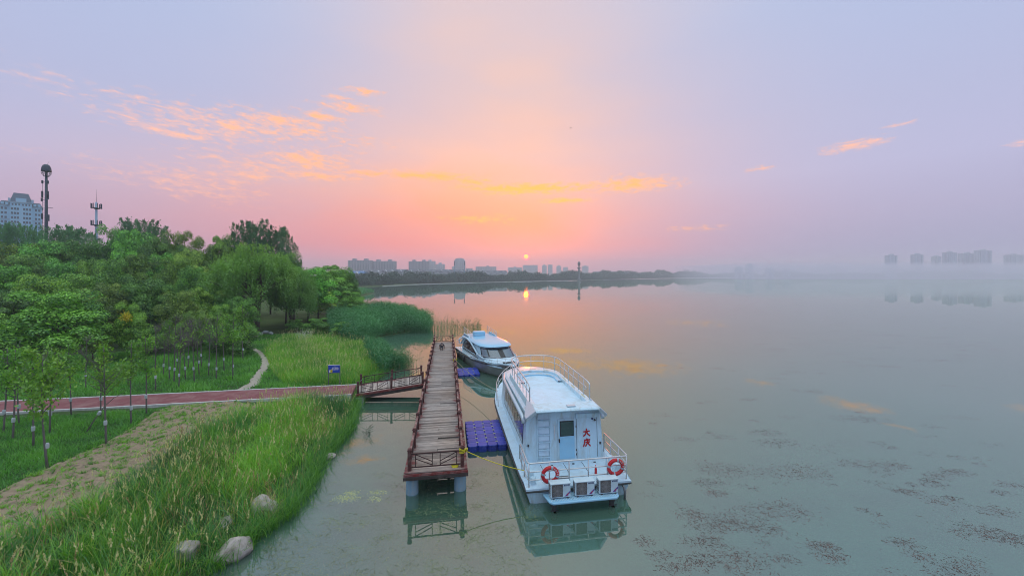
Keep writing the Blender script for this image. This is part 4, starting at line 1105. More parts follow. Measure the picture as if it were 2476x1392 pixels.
for (sx, sy) in ((-2.05, .15), (-1, .15), (0, .15), (1, .15), (2.05, .15), (2.02, 1.0), (-2.02, 1.0), (2.0, 1.6), (-2.0, 1.6)):
    rail_tube('stern_stanchion', [(sx, sy, zg2(0)), (sx, sy, zg2(0) + 1.0)], B2, .018)
# foredeck rail and anchor gear
fr_pts = [(max(.12, b2(y) - .14), y, zg2(y) + .55) for y in (8.2, 8.25, 9.3, 10.4, 11.4, 12.3, 12.9)]
fr_pts[0] = (fr_pts[0][0], 8.15, zg2(8.2) + .02)
for sg in (-1, 1):
    rail_tube('bow_rail', [(sg * x, y, z) for x, y, z in fr_pts], B2, .02)
    rail_tube('bow_mid_rail', [(sg * x, y, z - .28) for x, y, z in fr_pts[1:]], B2, .014)
    for (x, y, z) in fr_pts[2:]: rail_tube('bow_stanchion', [(sg * (x + .04), y + .12, zg2(y)), (sg * x, y, z)], B2, .015)
    MB().add([(sg * (b2(9.0) - .28), 8.6, zg2(8.6) + .02), (sg * (b2(10.6) - .28), 10.6, zg2(10.6) + .02), (sg * (b2(11.6) - .45), 11.4, zg2(11.4) + .02), (sg * (b2(9.0) - .6), 9.4, zg2(9.4) + .02)], [(0, 1, 2, 3)]).build('side_deck_panel', M['navy'], B2)
mb = MB()
for k in range(16):
    mb.tube([(rng.uniform(-.6, .6), 11.9 + rng.uniform(-.35, .35), zg2(12) + .05 + rng.uniform(0, .12)) for _ in range(5)], .03, 5)
tag(mb.build('rope_heap', M['rubber'], None, loc=B2.location, rot=(0, 0, B2A)), 'dark heap of rope and net lying on the bow of the tour boat', 'rope')
for y in (2.0, 4.5): MB().tube([(2.33, y, .9), (2.36, y, .55), (2.34, y, .25)], .12, 10).build('fender', M['rubber'], B2, smooth=True)
W2 = Matrix.Translation(B2.location) @ Matrix.Rotation(B2A, 4, 'Z')
lr = life_ring(W2 @ Vector((1.75, 1.25, zg2(0) + 1.05)), (0, 0, B2A + R(180)), 'pale life ring on the stern rail of the tour boat', txt='')
for ch in lr.children:
    if ch.name.startswith('ring'): ch.data.materials[0] = M['white_paint']

# ---------------- mooring ropes
def rope(name, a, b, sag, mat, r, label):
    a, b = Vector(a), Vector(b)
    pts = [a.lerp(b, i / 16) - Vector((0, 0, sag * 4 * (i / 16) * (1 - i / 16))) for i in range(17)]
    return tag(MB().tube(pts, r, 6).build(name, mat, smooth=True), label, 'rope')
WD = Matrix.Translation(dock.location) @ Matrix.Rotation(DANG, 4, 'Z')
rope('mooring_rope', WD @ Vector((1.24, .18, DZ + .72)), W1 @ Vector((-2.2, .95, SZ + .30)), .10, M['yellow_rope'], .017, 'taut bright yellow rope from the dock end post to the white boat')
rope('mooring_rope', WD @ Vector((1.22, right_y[9], DZ + .5)), W1 @ Vector((-b1(11.9) + .1, 11.9, zg1(12) + .25)), .25, M['dull_rope'], .016, 'pale rope sagging from the dock over the sunken pontoon to the white bow')
rope('mooring_rope', WD @ Vector((1.22, right_y[11], DZ + .55)), W2 @ Vector((b2(9.6) - .12, 9.6, zg2(9.6) + .06)), .10, M['dull_rope'], .014, 'pale rope from the dock to the side deck of the tour boat')
def knot(x, y, z, label, s=1.0):
    mb = MB(); rr_ = random.Random(5)
    for k in range(4):
        zz = z + (k - 1.5) * .045
        mb.tube([(x + .115 * math.cos(a * math.pi / 4) * (1.05 if a % 2 else 1.2), y + .115 * math.sin(a * math.pi / 4) * (1.05 if a % 2 else 1.2), zz + .02 * math.sin(a + k)) for a in range(8)], .018, 6, closed=True)
    for k in range(6):
        mb.tube([(x + .13, y, z), (x + .2 * s + rr_.uniform(-.05, .05), y + rr_.uniform(-.12, .12), z + rr_.uniform(-.03, .1)), (x + .16, y + rr_.uniform(-.1, .1), z - .05)], .016, 5)
    return tag(mb.build('rope_knot', M['yellow_rope'], loc=dock.location, rot=(0, 0, DANG), smooth=True), label, 'rope')
knot(RX, .18, DZ + .72, 'yellow rope knotted round the corner post at the dock end')
knot(RX, right_y[9], DZ + .5, 'yellow rope knotted round a dock post beside the sunken pontoon')
mb = MB()
for k in range(5): mb.tube([(.82 + (.13 + .01 * k) * math.cos(a * math.pi / 6), .18 + .08 * math.sin(a * math.pi / 6) + .02 * k, DZ + .02 + .018 * k) for a in range(12)], .014, 5, closed=True)
tag(mb.build('rope_coil', M['yellow_rope'], loc=dock.location, rot=(0, 0, DANG), smooth=True), 'small coil of yellow rope lying on the deck boards at the dock end', 'rope')

# ------------------------------------------------------------------ vegetation generators (numpy)
def unit(n, rg):
    v = rg.normal(size=(n, 3)); return v / np.linalg.norm(v, axis=1, keepdims=True)

def leaf_quads(c, ax, wd, ln, wdt):
    """rhombic leaves: centre, long axis, wide axis"""
    n = len(c)
    v = np.empty((n, 4, 3)); a = ax * ln[:, None] / 2; b = wd * wdt[:, None] / 2
    v[:, 0] = c - a; v[:, 1] = c + b; v[:, 2] = c + a; v[:, 3] = c - b
    return v.reshape(-1, 3), np.arange(n * 4).reshape(n, 4)

def perp(a, rg):
    r = unit(len(a), rg); p = np.cross(a, r); return p / (np.linalg.norm(p, axis=1, keepdims=True) + 1e-9)

def limbs(name, targets, top, r0, mat, rg, n=7, bend=0.04, multi=1):
    """trunk with limbs reaching to the given points, unit-height tree"""
    mb = MB()
    for m in range(multi):
        ox, oy = (0, 0) if multi == 1 else rg.uniform(-.03, .03, 2)
        pts = []
        for i in range(8):
            t = i / 7
            pts.append((ox * (1 + t) + bend * math.sin(t * 3 + m) * t, oy * (1 + t) + bend * math.cos(t * 2.3 + m) * t * .6, t * top))
        mb.tube(pts, r0, n, r1=r0 * .25)
    for p in targets:
        s = min(top * .92, max(top * .3, p[2] * rg.uniform(.45, .75)))
        t = s / top
        a = Vector((bend * math.sin(t * 3) * t, bend * math.cos(t * 2.3) * t * .6, s)); b = Vector(p)
        mid = a.lerp(b, .5) + Vector((0, 0, -.02 + .05 * rg.random()))
        mb.tube([a, mid, b], r0 * .42 * (1 - t * .6), 5, r1=r0 * .06)
    return mb.mesh('trunk', mat, True)

def proto_round(seed, leaf=0.026, n_cl=44, per=430, zc=.55, rz=.45, mat='leaf_round', hollow=.55):
    rg = np.random.default_rng(seed)
    d = unit(n_cl, rg); d[:, 2] = np.where(d[:, 2] < -.75, -d[:, 2] * .6, d[:, 2])
    rad = rg.uniform(hollow, 1.0, n_cl) ** .7
    lob = 1 + .14 * np.sin(3 * np.arctan2(d[:, 1], d[:, 0]) + seed) + .10 * np.sin(5 * d[:, 2] + seed * 2)
    cc = np.stack([d[:, 0] * .43 * rad * lob, d[:, 1] * .43 * rad * lob, zc + d[:, 2] * (rz - .06) * rad * lob], 1)
    cr = rg.uniform(.075, .165, n_cl)
    which = np.repeat(np.arange(n_cl), per)
    n = len(which)
    u = unit(n, rg); u[:, 2] = np.where(u[:, 2] < -.2, -u[:, 2], u[:, 2])
    rr = rg.uniform(.3, 1.05, n) ** .45
    pos = cc[which] + u * (cr[which] * rr)[:, None] * np.array([1, 1, .8])
    nv = u + np.array([0, 0, .35]) + unit(n, rg) * .5; nv /= np.linalg.norm(nv, axis=1, keepdims=True)
    ax = perp(nv, rg); wd_ = np.cross(nv, ax)
    m_ = 3200                                   # inner foliage that closes the crown
    ui = unit(m_, rg); pi2 = np.stack([ui[:, 0] * .30, ui[:, 1] * .30, zc + ui[:, 2] * (rz - .16)], 1) * np.array([1, 1, 1]); 
    pos = np.concatenate([pos, pi2 + rg.normal(size=(m_, 3)) * .03]); axi = unit(m_, rg)
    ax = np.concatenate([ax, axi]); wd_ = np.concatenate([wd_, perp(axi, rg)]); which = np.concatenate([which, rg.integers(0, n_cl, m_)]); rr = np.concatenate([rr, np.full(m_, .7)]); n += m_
    ln = leaf * rg.uniform(.6, 1.3, n); ln[-m_:] *= 1.5
    v, q = leaf_quads(pos, ax, wd_, ln, ln * .55)
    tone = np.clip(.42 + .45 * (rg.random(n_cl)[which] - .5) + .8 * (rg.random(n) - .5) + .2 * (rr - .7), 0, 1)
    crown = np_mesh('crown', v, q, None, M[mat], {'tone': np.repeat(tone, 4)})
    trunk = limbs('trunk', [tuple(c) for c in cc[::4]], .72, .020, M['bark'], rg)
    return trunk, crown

def proto_willow(seed, leaf=0.024, n_cl=110, mat='leaf_willow'):
    rg = np.random.default_rng(seed)
    d = unit(n_cl, rg); d[:, 2] = np.where(d[:, 2] < -.45, -d[:, 2] * .8, d[:, 2])
    rad = rg.uniform(.5, 1.0, n_cl) ** .6
    lob = 1 + .12 * np.sin(4 * np.arctan2(d[:, 1], d[:, 0]) + seed)
    cc = np.stack([d[:, 0] * .42 * rad * lob, d[:, 1] * .42 * rad * lob, .58 + d[:, 2] * .38 * rad * lob], 1)
    P, A, T = [], [], []
    for i in range(n_cl):
        ns = 26
        s0 = cc[i] + unit(ns, rg) * rg.uniform(.03, .085, (ns, 1)) * np.array([1, 1, .6])
        out = d[i] * np.array([1, 1, 0]); L = rg.uniform(.06, .26, ns)
        for s, l in zip(s0, L):
            k = int(5 + l * 45); t = np.linspace(0, 1, k)
            p = s + out * (l * .35) * t[:, None] * (1 - .4 * t[:, None]) - np.array([0, 0, 1]) * (l * t ** 1.3)[:, None]
            p += rg.normal(size=p.shape) * .006
            P.append(p); a = np.tile(out * .3 - np.array([0, 0, 1]), (k, 1)) + rg.normal(size=(k, 3)) * .7; A.append(a)
            T.append(np.full(k, rg.random() * .35) + .35 * (1 - t))
    P = np.concatenate(P); A = np.concatenate(A); T = np.concatenate(T)
    A /= np.linalg.norm(A, axis=1, keepdims=True)
    n = len(P); ln = leaf * rg.uniform(.7, 1.3, n)
    v, q = leaf_quads(P, A, perp(A, rg), ln, ln * .34)
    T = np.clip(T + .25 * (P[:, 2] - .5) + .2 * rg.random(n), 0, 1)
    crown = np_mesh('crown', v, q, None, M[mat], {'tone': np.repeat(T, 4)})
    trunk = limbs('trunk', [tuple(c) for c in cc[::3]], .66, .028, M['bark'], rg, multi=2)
    return trunk, crown

def proto_poplar(seed, leaf=0.021, nb=60, mat='leaf_poplar'):
    """upright tree: leafy shoots rising from the trunk give a spiky outline"""
    rg = np.random.default_rng(seed)
    P, A, T, tips = [], [], [], []
    for i in range(nb * 2):
        z = rg.uniform(.22, .88); th = rg.uniform(0, 2 * math.pi)
        env = .40 * math.sin(math.pi * min(1, (1.02 - z) / .95) ** .8) ** .8 + .03
        r0_ = env * rg.random() ** .6 * .75
        base = np.array([math.cos(th) * r0_, math.sin(th) * r0_, z])
        tip = base + np.array([math.cos(th) * .06, math.sin(th) * .06, 0]) * rg.uniform(.4, 1.3) + np.array([0, 0, rg.uniform(.06, .11)])
        tip[2] = min(tip[2], 1.0); tips.append(tip)
        k = 120; t = rg.random(k) ** .8
        p = base + (tip - base) * t[:, None]
        p += rg.normal(size=(k, 3)) * (.040 * (1.15 - t))[:, None] * np.array([1, 1, .8])
        P.append(p); a = np.tile((tip - base) / np.linalg.norm(tip - base), (k, 1)) + rg.normal(size=(k, 3)) * .6
        A.append(a); T.append(rg.random(k) * .6 + .35 * rg.random())
    P = np.concatenate(P); A = np.concatenate(A); T = np.concatenate(T); A /= np.linalg.norm(A, axis=1, keepdims=True)
    n = len(P); ln = leaf * rg.uniform(.6, 1.3, n)
    v, q = leaf_quads(P, A, perp(A, rg), ln, ln * .55)
    crown = np_mesh('crown', v, q, None, M[mat], {'tone': np.repeat(np.clip(T, 0, 1), 4)})
    trunk = limbs('trunk', [tuple(c) for c in tips[::5]], .96, .014, M['bark'], rg, bend=.015)
    return trunk, crown

def proto_young(seed, n_br=16, per=75, leaf=.032, bare=.25, mat='leaf_young', z0=.42, wide=.22):
    """planted sapling: slim trunk, open crown, some bare twigs"""
    rg = np.random.default_rng(seed)
    tw = MB(); P, A, T = [], [], []
    bend = rg.uniform(-.02, .02, 2)
    tr = [(bend[0] * math.sin(3 * t), bend[1] * math.sin(2.5 * t), t * .93) for t in np.linspace(0, 1, 9)]
    tw.tube(tr, .0115, 7, r1=.003)
    for i in range(n_br):
        z = rg.uniform(z0, .88); th = rg.uniform(0, 2 * math.pi); L = wide * rg.uniform(.6, 1.25) * (1.25 - z)
        b = Vector((bend[0] * math.sin(3 * z), bend[1] * math.sin(2.5 * z), z))
        tip = b + Vector((math.cos(th) * L, math.sin(th) * L, L * rg.uniform(.6, 1.3)))
        tw.tube([b, b.lerp(tip, .5) + Vector((0, 0, -.01)), tip], .0042, 4, r1=.001)
        isbare = rg.random() < bare
        for j in range(7 if isbare else 3):
            s = b.lerp(tip, rg.uniform(.25, 1)); e_ = s + Vector(tuple(unit(1, rg)[0])) * float(rg.uniform(.04, .10)); e_.z += .03
            tw.tube([s, e_], .0016, 3, r1=.0006)
        if isbare: continue
        k = int(per * rg.uniform(.6, 1.4)); t = rg.random(k) ** .6
        p = np.array(b) + (np.array(tip) - np.array(b)) * t[:, None] * 1.05 + rg.normal(size=(k, 3)) * .030
        P.append(p); A.append(rg.normal(size=(k, 3))); T.append(rg.random(k) * .5 + .5 * rg.random())
    P = np.concatenate(P); A = np.concatenate(A); T = np.concatenate(T); A /= np.linalg.norm(A, axis=1, keepdims=True)
    n = len(P); ln = leaf * rg.uniform(.6, 1.3, n)
    v, q = leaf_quads(P, A, perp(A, rg), ln, ln * .6)
    return tw.mesh('trunk', M['bark_grey'], True), np_mesh('crown', v, q, None, M[mat], {'tone': np.repeat(np.clip(T, 0, 1), 4)})

PR = {'r0': proto_round(1), 'r1': proto_round(2, zc=.54, rz=.46), 'r2': proto_round(3, n_cl=50, zc=.56, rz=.44), 'r3': proto_round(4, n_cl=38, per=470, zc=.53, rz=.47, hollow=.4),
      'w0': proto_willow(11), 'w1': proto_willow(12), 'p0': proto_poplar(21), 'p1': proto_poplar(22, nb=70), 'p2': proto_poplar(23, nb=52),
      'y0': proto_young(31), 'y1': proto_young(32, bare=.15), 'y2': proto_young(33, n_br=14, bare=.4), 'y3': proto_young(34, bare=.1, wide=.26), 'b0': proto_young(35, n_br=22, per=14, bare=.85), 'b1': proto_young(36, n_br=22, per=22, bare=.75)}

TREE_ALL = []
def tree(name, kind, x, y, H, W, label, group=None, tint=(1, 1, 1), lean=(0, 0), cat='tree', rz=None, sink=0.05):
    o = empty(name, (x, y, hz(x, y) - sink), rng.uniform(0, 6.28) if rz is None else rz, label, cat, group)
    o.rotation_euler = (lean[0], lean[1], o.rotation_euler[2])
    tr, cr = PR[kind]
    a = link('trunk', tr, o, scale=(W if kind[0] not in 'yb' else H * .8, W if kind[0] not in 'yb' else H * .8, H))
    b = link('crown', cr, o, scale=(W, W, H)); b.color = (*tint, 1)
    TREE_ALL.append(o)
    return o

# --- the wood: (u, v of the top, distance, crown width in px, kind)
def from_view(u, vt, Y, wpx):
    X = (u - CX) / FOC * Y; top = CAM_H - (vt - HORIZON) / FOC * Y
    return X, Y, top, wpx / FOC * Y
WOOD = [  # dark upright poplars at the back
    (16, 531, 92, 62, 'p0'), (62, 533, 94, 68, 'p1'), (104, 560, 92, 60, 'p2'), (138, 536, 96, 80, 'p1'), (184, 543, 95, 88, 'p0'), (222, 556, 94, 40, 'p2'),
    (309, 545, 88, 70, 'p2'), (349, 520, 90, 105, 'p1'), (574, 556, 86, 80, 'p2'), (611, 526, 88, 105, 'p0'), (654, 538, 88, 100, 'p1'), (697, 568, 86, 60, 'p2'), (-40, 545, 92, 80, 'p0'), (-110, 540, 92, 90, 'p1'),
    # second row
    (40, 590, 74, 110, 'r0'), (109, 580, 76, 120, 'r1'), (158, 580, 78, 110, 'r2'), (212, 584, 76, 110, 'r0'), (269, 556, 80, 90, 'r3'), (327, 556, 78, 120, 'r1'), (384, 568, 76, 100, 'r2'),
    (429, 560, 80, 90, 'r0'), (483, 584, 78, 90, 'r3'), (538, 566, 80, 100, 'r2'), (-50, 590, 74, 120, 'r2'), (455, 600, 74, 90, 'r1'), (700, 610, 82, 80, 'r0'),
    # third row
    (25, 640, 60, 130, 'r1'), (73, 616, 66, 120, 'r0'), (156, 640, 58, 120, 'r3'), (218, 625, 62, 110, 'r2'), (276, 629, 60, 105, 'r0'), (338, 614, 64, 110, 'r1'), (384, 620, 66, 90, 'r3'),
    (428, 624, 62, 95, 'r0'), (470, 640, 60, 90, 'r2'), (520, 640, 66, 90, 'r1'), (-60, 640, 58, 140, 'r0'),
    # right flank towards the lake
    (691, 634, 70, 110, 'r2'), (745, 648, 74, 135, 'r0'), (800, 641, 92, 120, 'r1'), (842, 662, 96, 70, 'r3'), (770, 690, 80, 100, 'r3'),
    # fourth row and front
    (30, 700, 47, 140, 'r2'), (95, 662, 52, 140, 'r1'), (204, 662, 50, 130, 'r0'), (262, 680, 48, 110, 'r2'), (360, 672, 50, 115, 'r1'), (436, 704, 48, 105, 'r0'), (487, 690, 54, 90, 'r2'),
    (402, 690, 54, 100, 'r3'), (540, 712, 56, 80, 'r0'), (582, 716, 54, 78, 'r1'), (-30, 760, 40, 150, 'r3'), (225, 775, 41, 90, 'r2'), (55, 790, 37.5, 95, 'r1'), (530, 740, 50, 70, 'r3'), (470, 750, 46, 70, 'r1')]
rt = random.Random(12)
for (u, v, Y, wp, kd) in WOOD:
    X, Y, top, W = from_view(u, v, Y, wp)
    g0 = hz(X, Y); H = (top - g0)
    if kd[0] == 'p':
        H /= 0.99
        tree('poplar_tree', kd, X, Y, H, W * 1.35, 'dark upright poplar rising above the back of the wood', 'poplars at the back of the wood', (rt.uniform(.85, 1.1) * (1.5 if u < 260 else 1.0),) * 3)
    else:
        H /= 0.985
        k = rt.uniform(.6, 1.35)
        tint = (k * rt.uniform(.75, 1.5), k, k * rt.uniform(.6, 1.25))
        if u > 685: row, grp_ = 'broadleaf tree at the lake end of the wood beside the willows', 'broadleaf trees at the lake end'
        elif Y >= 72: row, grp_ = 'tall broadleaf tree directly in front of the dark poplars', 'tall broadleaf trees before the poplars'
        elif Y >= 57: row, grp_ = 'rounded broadleaf tree in the middle of the wood between tall and front trees', 'broadleaf trees in the middle of the wood'
        else: row, grp_ = 'bushy broadleaf tree at the front of the wood behind the saplings', 'broadleaf trees at the front of the wood'
        tree('broadleaf_tree', kd, X, Y, H, W * 1.0, row, grp_, tint)
def special(name, kind, u, v, Y, wp, label, tint, **kw):
    X, Y, top, W = from_view(u, v, Y, wp); H = (top - hz(X, Y)) / .985
    return tree(name, kind, X, Y, H, W * 1.1, label, None, tint, **kw)
special('willow_tree', 'w0', 614, 584, 61, 212, 'big spreading willow with drooping light green foliage beside the dirt trail', (1.1, 1.0, .8))
special('willow_tree', 'w1', 706, 640, 66, 120, 'smaller willow leaning towards the reed bed beside the big willow', (.95, .95, .9))
special('broadleaf_tree', 'r0', 140, 704, 38, 205, 'full round bright green tree at the front edge of the wood', (1.05, 1.1, .9))
yt = special('broadleaf_tree', 'r3', 313, 738, 42, 78, 'small tree with a patch of yellow leaves at the front of the wood', (1.25, 1.1, .8))
rg = np.random.default_rng(5); n = 160
c = np.array([.10, -.33, .80]) + rg.normal(size=(n, 3)) * np.array([.06, .05, .045]); ax = unit(n, rg)
v_, q_ = leaf_quads(c, ax, perp(ax, rg), np.full(n, .045), np.full(n, .03))
ylv = link('yellow_leaves', np_mesh('yellow_leaves', v_, q_, None, M['leaf_yellow'], {'tone': np.repeat(rg.random(n), 4)}), yt, scale=yt.children[1].scale)
yt.rotation_euler.z = 0.3
special('lakeside_tree', 'r3', 846, 706, 84, 72, 'low tree leaning out over the reed bed at the water', (1.0, 1.05, .8), lean=(0, .12), rz=0)

# --- saplings with white trunk wraps
SAP = [(8, 1045, 5.3, 'y0'), (31, 1060, 5.4, 'y1'), (81, 1079, 5.6, 'y2'), (115, 1132, 5.8, 'y3'), (120, 1048, 5.4, 'y0'), (46, 1023, 5.2, 'y3'), (257, 1074, 5.7, 'y2'), (317, 1025, 5.4, 'y1'), (354, 1000, 5.5, 'y0'), (172, 1002, 5.0, 'y2'), (243, 1010, 5.0, 'b1'),
       (376, 938, 5.6, 'b0'), (395, 906, 5.4, 'y1'), (410, 913, 5.2, 'b1'), (421, 921, 6.0, 'b0'), (432, 933, 5.4, 'b1'), (449, 913, 5.3, 'b0'), (470, 919, 5.6, 'b0'), (482, 900, 5.2, 'b1'), (504, 900, 5.5, 'b0'), (523, 913, 6.2, 'b1'),
       (542, 891, 5.4, 'y2'), (563, 911, 6.0, 'y1'), (588, 866, 6.3, 'y0'), (487, 884, 5.3, 'b1'), (455, 888, 5.2, 'b0'), (430, 890, 5.0, 'y0'), (207, 938, 4.6, 'b0')]
for i, (u, v, H, kd) in enumerate(SAP):
    p = G(u, v, 0.55 if v > 960 else 0.75)
    W = H * (.80 if kd[0] == 'y' else .72)
    near = v > 960
    if kd[0] == 'y':
        lab, grp = (('young leafy sapling with white trunk wrap on the grass beside the sandy strip', 'leafy saplings by the sandy strip') if near else ('young leafy sapling with white trunk wrap in the lawn at the edge of the wood', 'leafy saplings by the wood'))
    else:
        lab, grp = (('almost bare grey sapling with wrapped trunk on the grass near the sandy strip', 'bare saplings by the sandy strip') if near else ('almost bare grey sapling with wrapped trunk standing before the wood', 'bare saplings before the wood'))
    o = tree('sapling', kd, p.x, p.y, H, W, lab, grp, (rt.uniform(.9, 1.15), rt.uniform(.9, 1.1), .9), lean=(rt.uniform(-.03, .03), rt.uniform(-.05, .05)))
    zc = 1.0 + rt.uniform(-.1, .15)
    MB().lathe([(.055, 0), (.072, .02), (.078, .18), (.066, .25), (.05, .26)], n=10).build('trunk_wrap', M['wrap'], o, loc=(rt.uniform(-.01, .01), 0, zc))
p0 = G(206, 1045, .5); p1 = p0 + Vector((.95, .5, 1.5))
st = empty('leaning_stake', p0 - Vector((0, 0, .1)), 0, 'leaning grey stake with a white wrap near its top in the grass', 'stake')
MB().tube([(0, 0, 0), (.35, .15, .75), (.75, .35, 1.5), (1.15, .5, 1.95), (1.6, .6, 2.2)], .035, 7, r1=.012).build('pole', M['bark_grey'], st, smooth=True)
MB().lathe([(.06, 0), (.09, .03), (.08, .2), (.05, .24)], n=10).build('wrap', M['wrap'], st, loc=(.52, .23, 1.05), rot=(0, .5, 0))

# ------------------------------------------------------------------ grass and reeds
def in_poly(x, y, poly):
    P = np.array(poly); ins = np.zeros(x.shape, bool); n = len(P)
    for i in range(n):
        ax, ay = P[i]; bx, by = P[(i + 1) % n]
        ins ^= ((ay > y) != (by > y)) & (x < (bx - ax) * (y - ay) / (by - ay + 1e-12) + ax)
    return ins

def scatter(poly, dens, rg):
    P = np.array(poly); lo, hi = P.min(0), P.max(0)
    n = int((hi - lo).prod() * dens); x = rg.uniform(lo[0], hi[0], n); y = rg.uniform(lo[1], hi[1], n)
    k = in_poly(x, y, poly); return x[k], y[k]

def blades(x, y, z, h, lean, width, tone, rg, seg=3, droop=.5):
    """tapering bent blades; returns verts, quads, tris, tone"""
    n = len(x); th = rg.uniform(0, 2 * math.pi, n); d = np.stack([np.cos(th), np.sin(th), np.zeros(n)], 1)
    s = np.stack([-np.sin(th), np.cos(th), np.zeros(n)], 1)
    tw = rg.uniform(-1, 1, n)[:, None]; s = s * np.cos(tw) + d * np.sin(tw)
    base = np.stack([x, y, z], 1); V = []
    for i in range(seg + 1):
        t = i / seg
        c = base + d * (lean * h * t ** 1.8)[:, None] + np.array([0, 0, 1]) * (h * (t - droop * lean * t ** 2.2 * .6))[:, None]
        wd = width * (1 - t) ** .6
        if i < seg: V += [c - s * wd[:, None] / 2, c + s * wd[:, None] / 2]
        else: V.append(c)
    m = len(V); V = np.stack(V, 1); b = (np.arange(n) * m)[:, None]
    Q = np.concatenate([b + np.array([2 * i, 2 * i + 1, 2 * i + 3, 2 * i + 2]) for i in range(seg - 1)]) if seg > 1 else None
    T = b + np.array([2 * seg - 2, 2 * seg - 1, 2 * seg])
    return V.reshape(-1, 3), Q, T, np.repeat(tone, m), V[:, -1], V[:, -2]

def field(name, x, y, h, lean, width, tone, mat, rg, label, cat, seg=3, dz=-.03, seeds=0.0, seed_mat=None, z=None, droop=.5, seed_len=.22):
    zz = height(x, y) + dz if z is None else z
    V, Q, T, tn, tip, pre = blades(x, y, zz, h, lean, width, tone, rg, seg, droop)
    o = link(name, np_mesh(name, V, Q, T, M[mat], {'tone': tn})); tag(o, label, cat, kind='stuff')
    return o, tip, pre

rg = np.random.default_rng(99)
BANK = [g2(-260, 1392), g2(-260, 1405, .4), g2(-60, 1362), g2(120, 1280), g2(250, 1207), g2(380, 1125), g2(470, 1055), g2(555, 1010), g2(650, 984), g2(760, 968), g2(838, 962, .4),
        g2(852, 985, .1), g2(838, 1040, .05), g2(780, 1105, .05), g2(742, 1178, .05), g2(696, 1248, .05), g2(606, 1312, .05), g2(555, 1354, .05), g2(500, 1392, .05), (-9.7, 9.0), (-19, 9.0)]
x, y = scatter(BANK, 270, rg)
tuft = np.sin(x * 2.1 + np.sin(y * 1.7) * 2) * np.cos(y * 2.3 + np.sin(x * 1.1))
keep = rg.random(len(x)) < .66 + .34 * tuft
x, y, tuft = x[keep], y[keep], tuft[keep]
dsh = shore_dist(x, y)
h = rg.uniform(.5, 1.15, len(x)) * (1 + .34 * tuft) * np.clip(.55 + dsh / 3, .6, 1.05)
tone = np.clip(.34 + .26 * tuft + .42 * (rg.random(len(x)) - .4) + .20 * np.sin(x * .55 + y * .4), 0, .74)
dry = rg.random(len(x)) < .07 + .10 * (np.sin(x * .9 + 2) * np.cos(y * .7) > .25); tone[dry] = rg.uniform(.85, 1, dry.sum())
dk = (np.sin(x * .8 + 2.0 * np.sin(y * .45)) * np.cos(y * .65 + 1.0) + .9 * np.exp(-np.maximum(dsh, 0) / 1.2) + .5 * rg.normal(size=len(x))) > .42
ln_, wd_b = rg.uniform(.15, 1.05, len(x)), rg.uniform(.016, .036, len(x))
for msk, nm, mt, lb in ((~dk, 'bank_grass', 'grass', 'tall bright green grass covering the bank'), (dk, 'bank_sedge', 'grass_dark', 'darker blue green sedge patches among the bank grass and along its water edge')):
    field(nm, x[msk], y[msk], h[msk], ln_[msk], wd_b[msk], tone[msk], mt, rg, lb, 'grass', 4)
xs_, ys_ = scatter(BANK, 9, rg); ks_ = rg.random(len(xs_)) < .45 + .5 * np.sin(xs_ * .6 + 2) * np.sin(ys_ * .9); xs_, ys_ = xs_[ks_], ys_[ks_]
field('dry_stalks', xs_, ys_, rg.uniform(.8, 1.45, len(xs_)), rg.uniform(.1, .9, len(xs_)), rg.uniform(.012, .024, len(xs_)), rg.random(len(xs_)), 'straw', rg, 'dry straw coloured stalks standing in the bank grass', 'grass', 4)
# feathery seed heads
sx_, sy_ = scatter(BANK, 8.0, rg)
k = rg.random(len(sx_)) < .62 + .38 * np.sin(sx_ * .8 + 1.0) * np.cos(sy_ * .75); sx_, sy_ = sx_[k], sy_[k]
def seed_heads(name, x, y, hh, label, mat='seed', n_sp=16, L=.24, stalk_w=.012):
    n = len(x); z0 = height(x, y); th = rg.uniform(0, 6.28, n); ln = rg.uniform(.08, .45, n)
    top = np.stack([x + np.cos(th) * hh * ln, y + np.sin(th) * hh * ln, z0 + hh], 1); base = np.stack([x, y, z0], 1)
    dirv = (top - base) / np.linalg.norm(top - base, axis=1, keepdims=True)
    s = perp(dirv, rg) * stalk_w / 2
    V = [np.stack([base - s, base + s, top], 1).reshape(-1, 3)]; T = [np.arange(n * 3).reshape(n, 3)]; tn = [np.full(n * 3, .15)]
    which = np.repeat(np.arange(n), n_sp); m = len(which); t = rg.random(m)
    sc_ = rg.uniform(.7, 1.2, n)[which]
    drop = dirv[which] * np.array([1.0, 1.0, 1.0])
    c = top[which] + drop * ((t - .35) * L * sc_)[:, None] + perp(dirv[which], rg) * (.026 * (1 - np.abs(t - .4)) * rg.random(m))[:, None]
    ax = dirv[which] + rg.normal(size=(m, 3)) * .45; ax /= np.linalg.norm(ax, axis=1, keepdims=True)
    v, q = leaf_quads(c, ax, perp(ax, rg), np.full(m, .085) * sc_, np.full(m, .024) * sc_)
    q = q + n * 3
    o = link(name, np_mesh(name, np.concatenate([V[0], v]), q, T[0], M[mat], {'tone': np.concatenate([tn[0], np.repeat(rg.random(m), 4)])}))
    return tag(o, label, 'grass', kind='stuff')
seed_heads('brown_seed_heads', xs_[::2], ys_[::2], rg.uniform(.9, 1.35, len(xs_[::2])), 'brownish drooping seed heads in the bank grass', 'straw', n_sp=12, L=.3)
seed_heads('grass_seed_heads', sx_, sy_, rg.uniform(.95, 1.35, len(sx_)), 'pale feathery seed heads standing above the bank grass')
